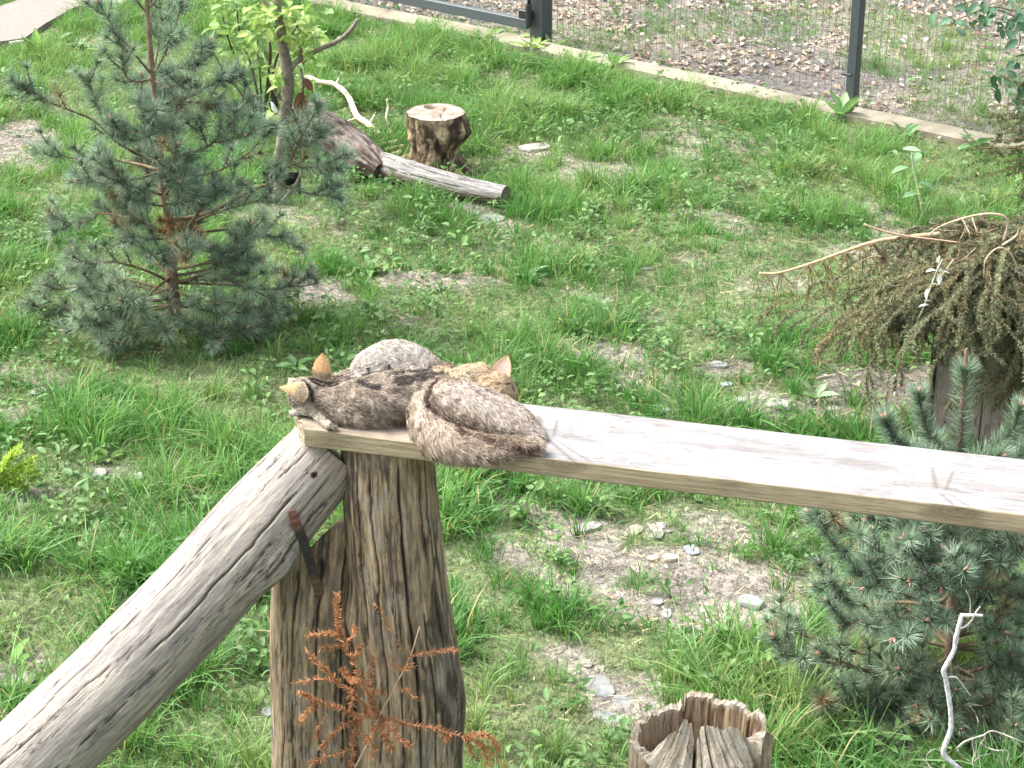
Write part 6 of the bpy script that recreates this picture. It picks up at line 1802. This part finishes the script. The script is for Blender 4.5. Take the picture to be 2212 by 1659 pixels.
    for q in range(n):
        V[q, :, 0] += spl_ * np.cos(a); V[q, :, 1] += spl_ * np.sin(a)
        if 36 <= q <= 46: V[q, :, 2] += spl_ * 2.0
    # splits through the front
    for an, w in ((4.62, .05), (5.72, .05), (1.68, .03), (4.95, .02)):
        d = np.abs((a - an + np.pi) % (2 * np.pi) - np.pi)
        kk = np.clip(1 - d / w, 0, 1)
        for q in range(n):
            V[q, :, 2] -= kk * .035 * (1 if 36 <= q <= 46 else 0)
            if q < 45: V[q, :, :2] += (np.array([ctr.x, Yc]) - V[q, :, :2]) * (kk * .10)[:, None]
            C[q] = mixc(C[q], (0.05, 0.035, 0.025), kk * .85)
    i = np.arange(n - 1)[:, None] * nA; j = np.arange(nA)[None, :]; j2 = (j + 1) % nA
    mb = MB()
    ang = np.tile(a, n)
    gr = V.reshape(-1, 3).copy()
    mb.add(V.reshape(-1, 3), np.stack([i + j, i + j2, i + nA + j2, i + nA + j], -1).reshape(-1, 4), C.reshape(-1, 3), gr)
    obj("wood", mb, M_wood, root, smooth=False)
hollow_stump()

# ------------------------------------------------------------------ white stick and thin dry twigs in front of the low pine
YW = 4.45
wc_ = lambda x, y: (1865.2 + x / 4.177, 1261.8 + y / 4.177)
ws = thing("white_stick", D(2071, 1668, YW), "crooked white barkless stick standing in front of the low pine", "stick")
mb = MB()
tube(mb, spline([list(D(*wc_(x, y), YW)) for x, y in [(1075, 285), (1000, 280), (930, 283), (888, 283), (875, 330), (862, 385), (832, 490), (822, 580), (780, 670), (745, 735), (722, 785), (745, 870), (765, 990), (780, 1100), (792, 1250), (780, 1340), (745, 1430), (722, 1500), (738, 1560), (800, 1610), (880, 1680), (960, 1760)]], 110), spline([[.0035], [.0055], [.006], [.0062], [.0065], [.007], [.0065]], 110)[:, 0],
     mixc((0.74, 0.73, 0.74), (0.60, 0.57, 0.56), rng.random(110) ** 2), 9, jitter=.22)
obj("stem", mb, M_twig, ws)
for pts, r in (([(872, 400), (930, 375), (980, 320), (1010, 260), (1055, 200)], .0028), ([(962, 282), (962, 150), (930, 60)], .0013), ([(765, 840), (835, 840), (880, 890), (970, 1010)], .0022), ([(845, 540), (866, 480)], .0015)):
    mb = MB(); tube(mb, spline([list(D(*wc_(x, y), YW - .005)) for x, y in pts], 16), np.linspace(r, r * .5, 16), (0.62, 0.59, 0.55), 6); obj("twig", mb, M_twig, ws)
tw = thing("dry_twigs", D(2110, 1670, YW + .03), "tangle of thin grey dry twigs in the lower right corner", "twigs")
for pts, r in (([(840, 1490), (900, 1430), (980, 1395), (1080, 1365), (1150, 1325), (1250, 1350), (1350, 1390), (1470, 1440)], .0028), ([(985, 1395), (985, 1450), (1000, 1530), (985, 1600), (1000, 1680)], .0022), ([(1105, 1345), (1090, 1400), (1060, 1435), (1130, 1480), (1200, 1500), (1270, 1500), (1315, 1520), (1290, 1610)], .0022), ([(1060, 1435), (1040, 1500), (1045, 1580), (1060, 1680)], .0024), ([(850, 1500), (900, 1560), (960, 1600), (1010, 1640)], .0018), ([(1000, 1600), (1060, 1550), (1150, 1530)], .0016), ([(1255, 1505), (1258, 1600), (1260, 1680)], .0014), ([(690, 1510), (640, 1490), (580, 1530), (570, 1600), (620, 1670)], .0014), ([(960, 1100), (1010, 1170), (1040, 1250)], .0013)):
    mb = MB(); tube(mb, spline([list(D(*wc_(x, y), YW + .03 + rng.normal(0, .01))) for x, y in pts], 24), np.linspace(r, r * .6, 24), (0.44, 0.41, 0.35), 6, jitter=.2); obj("twig", mb, M_twig, tw)

# ------------------------------------------------------------------ wooden den under a heap of drooping spruce brush
gb = np.random.default_rng(77)
b0 = gpt(2030, 935); YB = b0.y - .02
den = thing("wooden_den", b0, "small den of grey boards half hidden under the spruce brush heap", "den")
pl, pr2 = np.array(D(2012, 900, YB)), np.array(D(2172, 925, YB - .09))
ex = pr2 - pl; ex[2] = 0; W_ = np.linalg.norm(ex); ex /= W_
ey = np.array([-ex[1], ex[0], 0])
zb_ = b0.z
c0 = (pl + pr2) / 2; c0[2] = zb_ + .27
for k in range(3):
    mb = MB(); hw_ = W_ / 6 - .002
    box(mb, c0 + ex * (k - 1) * W_ / 3, ex, ey, Z3, hw_, .009, .28 + .006 * k, np.array((0.36, 0.305, 0.27)) * (1 + .07 * (k - 1)), .003)
    obj("front_board", mb, M_wood, den, smooth=False)
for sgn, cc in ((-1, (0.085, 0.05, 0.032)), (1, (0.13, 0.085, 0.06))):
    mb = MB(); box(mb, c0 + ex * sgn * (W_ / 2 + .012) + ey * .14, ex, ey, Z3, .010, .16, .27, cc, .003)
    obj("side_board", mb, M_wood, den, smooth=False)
mb = MB(); box(mb, c0 + ey * .15 + np.array([0, 0, .295]), ex, ey, Z3, W_ / 2 + .05, .20, .010, (0.20, 0.15, 0.11), .003); obj("roof_board", mb, M_wood, den, smooth=False)

heap = thing("spruce_brush", Vector(c0 + np.array([0, .1, .3])), "heap of drooping brown green spruce boughs piled over the den", "brush heap")
def drooping_bough(root, pts, Yb, n_tw, tw_len, col, thick=.0035, spread=.13, dens=1.0, sd=None, woodc=(0.15, 0.11, 0.065)):
    g = gb
    p = spline([list(D(x, y, Yb + q)) for (x, y, q) in pts], 30)
    mb, nm = MB(), MB()
    tube(mb, p, np.linspace(thick, thick * .4, 30), woodc, 7, jitter=.1)
    for k in range(int(n_tw * 1.35)):
        t = g.uniform(.08, 1.0); q = p[int(t * 29)]
        ln = tw_len * g.uniform(.5, 1.35)
        out = np.array([g.normal(0, spread * 1.1), g.normal(-.03, spread), g.normal(0, .03)])
        pp = [q, q + out * .6 + np.array([0, 0, -.12 * ln]), q + out * 1.1 + np.array([g.normal(0, .01), 0, -.6 * ln]), q + out * 1.2 + np.array([g.normal(0, .02), g.normal(0, .02), -ln])]
        c_ = mixc(np.array(col), (0.26, 0.19, 0.10), np.array(g.random() ** 3 * .8)); c_ = c_ * g.uniform(.6, 1.35)
        tw_ = MB()
        feather(nm, mb, pp, int(430 * dens * ln / .15), .015, c_, g, r=.0011, flat=False, width=.004, bark=(0.20, 0.15, 0.085), simple=True)
    o_ = obj("bough", mb, M_twig, root); obj("needles", nm, M_needle, o_, kind="stuff")
BG = (0.255, 0.275, 0.155); BGd = (0.175, 0.205, 0.12)
for pts, dy, n_tw, tl, col in [
    ([(2190, 505, 0), (2100, 520, -.03), (2000, 560, -.06), (1920, 610, -.1), (1880, 660, -.12)], -.02, 46, .16, BG), ([(2190, 510, 0), (2080, 560, -.08), (1980, 630, -.14), (1905, 690, -.16)], -.06, 46, .16, BG), ([(2180, 500, .05), (2080, 500, .06), (1980, 520, .05), (1890, 560, .02)], .1, 40, .15, BGd),
    ([(2195, 500, 0), (2120, 550, -.12), (2060, 610, -.18), (2020, 660, -.2)], -.1, 50, .13, BGd), ([(2190, 510, .1), (2100, 560, .08), (2000, 620, .04), (1930, 660, .02)], .02, 44, .14, BGd), ([(2200, 500, 0), (2160, 560, -.12), (2120, 620, -.2), (2080, 660, -.22)], -.12, 52, .14, BG), ([(2205, 500, 0), (2200, 590, -.14), (2195, 660, -.2), (2195, 720, -.22)], -.12, 52, .16, BG), ([(2210, 500, 0), (2250, 600, -.12), (2270, 720, -.2), (2260, 800, -.24)], -.12, 50, .22, BG),
    ([(2180, 490, 0), (2110, 480, .02), (2040, 500, 0), (1990, 540, -.04)], .04, 40, .14, BGd), ([(2190, 490, .1), (2260, 500, .1), (2330, 560, .05)], .04, 40, .2, BGd), ([(2200, 540, -.1), (2140, 600, -.2), (2060, 650, -.24), (2000, 680, -.26)], -.12, 40, .12, BGd), ([(2190, 520, -.05), (2050, 590, -.16), (1950, 660, -.2), (1900, 720, -.2)], -.08, 44, .14, BG), ([(2260, 700, -.2), (2230, 800, -.26), (2215, 880, -.26)], -.14, 40, .18, BG)]:
    drooping_bough(heap, pts, YB + dy + .12, n_tw, tl, col)
# bare arching stems among the heap
for pts, r in (([(2168, 520, -.1), (2176, 492, -.1), (2170, 468, -.1), (2130, 462, -.1), (2080, 472, -.08), (2030, 490, -.06), (2005, 510, -.05)], .0052), ([(2212, 640, -.2), (2190, 560, -.2), (2160, 535, -.2), (2130, 560, -.22), (2125, 600, -.24)], .004), ([(2165, 530, -.18), (2195, 510, -.18), (2200, 495, -.18)], .005), ([(2100, 470, -.1), (2110, 500, -.14)], .003), ([(2080, 475, -.1), (2095, 505, -.14)], .003), ([(2140, 600, -.25), (2150, 660, -.27), (2160, 700, -.28)], .003), ([(2060, 560, -.2), (2030, 600, -.22), (2010, 620, -.22)], .003)):
    mb = MB(); tube(mb, spline([list(D(x, y, YB + .02 + q)) for x, y, q in pts], 30), np.linspace(r, r * .6, 30), (0.46, 0.36, 0.25), 7, jitter=.15); obj("bare_stem", mb, M_twig, heap)
for q in range(26):
    x0, y0 = gb.uniform(1900, 2200), gb.uniform(480, 640); a0 = gb.uniform(-2.6, .5)
    p0 = D(x0, y0, YB - .1 + gb.uniform(-.08, .1)); dv = Vector((math.cos(a0), gb.normal(0, .4), .5 * math.sin(a0))) * gb.uniform(.06, .16)
    mb = MB(); tube(mb, spline([list(p0), list(p0 + dv * .5 + Vector((0, 0, gb.normal(0, .015)))), list(p0 + dv)], 9), np.linspace(.0022, .001, 9), np.array((0.38, 0.30, 0.21)) * gb.uniform(.5, 1.2), 5); obj("bare_stem", mb, M_twig, heap)
# long sparse bough reaching left over the grass
lb_ = thing("spruce_bough", D(1900, 528, YB + .1), "long nearly bare spruce bough reaching left from the heap with thin hanging brown twigs", "bough")
mb = MB(); tube(mb, spline([list(D(x, y, YB + .08 + q)) for x, y, q in [(2030, 505, 0), (1960, 512, 0), (1890, 522, 0), (1820, 545, -.02), (1750, 570, -.04), (1680, 590, -.06), (1640, 590, -.06)]], 50), np.linspace(.009, .004, 50), (0.50, 0.37, 0.22), 8, jitter=.15); obj("stem", mb, M_twig, lb_)
for (x, y, ln, k_, dn) in [(1650, 590, .14, 3, .25), (1684, 590, .17, 4, .25), (1690, 588, .15, 3, .3), (1745, 572, .17, 4, .3), (1752, 570, .2, 4, .35), (1775, 562, .2, 4, .5), (1800, 552, .18, 4, .6), (1830, 545, .18, 5, .8), (1860, 535, .16, 6, .8), (1885, 525, .14, 6, .9)]:
    mb, nm = MB(), MB()
    q = np.array(D(x, y, YB + .03))
    for t in range(k_):
        l2 = ln * gb.uniform(.6, 1.15); o2 = np.array([gb.normal(.01, .03), gb.normal(0, .03), 0])
        pp = [q, q + o2 + np.array([0, 0, -.4 * l2]), q + o2 * 1.5 + np.array([gb.normal(0, .012), 0, -l2])]
        feather(nm, mb, pp, int(90 * dn), .010, np.array((0.20, 0.135, 0.065)) * gb.uniform(.7, 1.3), gb, r=.0016, flat=False, width=.002)
    o_ = obj("twig", mb, M_twig, lb_); obj("needles", nm, M_needle, o_, kind="stuff")
rd = thing("reddish_cane", D(1895, 512, YB), "thin straight reddish cane lying across the top of the brush heap", "cane")
mb = MB(); tube(mb, spline([list(D(x, y, YB - .02)) for x, y in [(1866, 484), (1900, 497), (1960, 510), (2040, 520), (2075, 525)]], 20), np.linspace(.004, .003, 20), (0.48, 0.33, 0.24), 6); obj("stem", mb, M_twig, rd)
# twig with pale undersides of leaves
pt = thing("pale_leaf_twig", D(2000, 650, YB - .3), "drooping twig with silvery white leaves hanging in front of the brush heap", "twig")
tp_ = [list(D(x, y, YB - .30)) for x, y in [(2036, 560), (2026, 580), (2014, 610), (2004, 640), (1990, 675), (1972, 712)]]
mb = MB(); tube(mb, spline(tp_, 24), np.linspace(.003, .0018, 24), (0.50, 0.52, 0.42), 6); obj("stem", mb, M_twig, pt)
PM = leaf_mesh("leaf", .034, .02, (0.56, 0.60, 0.55), seed=91, droop=.2)
for (x, y, d) in [(2030, 578, (.3, -.2, -1)), (2026, 586, (1, -.2, .1)), (2022, 584, (-1, -.2, .1)), (2028, 592, (.1, -.3, -1)), (2036, 586, (1, -.2, -.1)), (2010, 614, (1, -.2, .15)), (2006, 624, (-.4, -.2, -1)), (1994, 650, (.9, -.2, .2)), (2028, 568, (-.2, -.2, 1)), (1984, 664, (.8, -.2, .5))]:
    put_leaf(PM, pt, D(x, y, YB - .305), d, gb.normal(0, .4), gb.uniform(.8, 1.2))

# live spruce at the right edge
YE = 8.25
eb = D(2270, 520, YE); eb.z = float(ground_h(np.array([eb.x]), np.array([eb.y]))[0])
spr = thing("live_spruce", eb, "dark green live spruce bough cluster at the right edge above the heap", "spruce tree")
mb = MB(); tube(mb, spline([list(eb), list(D(2275, 400, YE)), list(D(2280, 250, YE)), list(D(2285, 100, YE))], 20), np.linspace(.03, .012, 20), (0.13, 0.09, 0.06), 10); obj("trunk", mb, M_bark, spr)
for q in range(30):
    y0 = gb.uniform(200, 500); x1 = gb.uniform(2095, 2290) + max(0, (330 - y0)) * .35; y1 = y0 + gb.uniform(-25, 30)
    p0 = np.array(D(2276, y0, YE)); p1 = np.array(D(x1, y1, YE + gb.normal(-.05, .22)))
    mb, nm = MB(), MB()
    feather(nm, mb, [p0, (p0 + p1) / 2 + [0, 0, .02], p1], 260, .014, np.array((0.085, 0.115, 0.055)), gb, r=.004, flat=False, width=.0026)
    for s in range(7):
        t = gb.uniform(.35, 1); b_ = p0 * (1 - t) + p1 * t
        d = (p1 - p0); d /= np.linalg.norm(d); e = b_ + d * .07 + np.array([gb.normal(0, .05), gb.normal(0, .06), gb.normal(-.01, .03)])
        feather(nm, mb, [b_, (b_ + e) / 2, e], 90, .013, np.array((0.095, 0.135, 0.06)) * gb.uniform(.6, 1.4), gb, r=.0016, flat=False, width=.0026)
    o_ = obj("branch", mb, M_twig, spr); obj("needles", nm, M_needle, o_, kind="stuff")

# broadleaf boughs entering at the top right
YT = 8.6
tb = thing("broadleaf_bough", D(2230, 60, YT), "bough with dark oval leaves reaching in from the upper right", "bough")
for pts in ([(2300, -20), (2200, 20), (2140, 15), (2060, 45)], [(2300, 20), (2230, 60), (2180, 30), (2110, 10)], [(2310, 260), (2250, 240), (2210, 190), (2160, 165)], [(2300, 120), (2240, 140), (2200, 160)]):
    mb = MB(); tube(mb, spline([list(D(x, y, YT)) for x, y in pts], 20), np.linspace(.005, .0025, 20), (0.16, 0.13, 0.09), 6); obj("twig", mb, M_twig, tb)
TM = [leaf_mesh("leaf", .058, .034, (0.07, 0.155, 0.085), seed=95), leaf_mesh("leaf", .062, .036, (0.10, 0.20, 0.115), seed=96), leaf_mesh("leaf", .054, .032, (0.05, 0.11, 0.06), seed=97)]
for (x, y) in [(2052, 42), (2070, 48), (2010, 32), (2085, 20), (2100, 35), (2120, 22), (2120, 45), (2135, 8), (2150, 30), (2160, 10), (2165, 40), (2180, 15), (2190, 35), (2205, 10), (2205, 50), (2200, 70), (2185, 5), (2175, 55), (2140, 40), (2095, 8), (2210, 28), (2210, 85), (2150, 60), (2110, 0), (2060, 60), (2212, 130), (2200, 140), (2208, 155), (2185, 165), (2195, 172), (2205, 180), (2170, 165), (2150, 175), (2165, 180), (2212, 195), (2135, 190), (2145, 165), (2200, 205), (2130, 30), (2195, 50)]:
    for q in range(2):
        put_leaf(TM[gb.integers(0, 3)], tb, D(x + gb.normal(0, 7), y + gb.normal(0, 6), YT + gb.normal(0, .06)), (gb.normal(-.2, .8), gb.normal(-.4, .6), gb.normal(-.5, .5)), gb.normal(0, .6), gb.uniform(.85, 1.25))
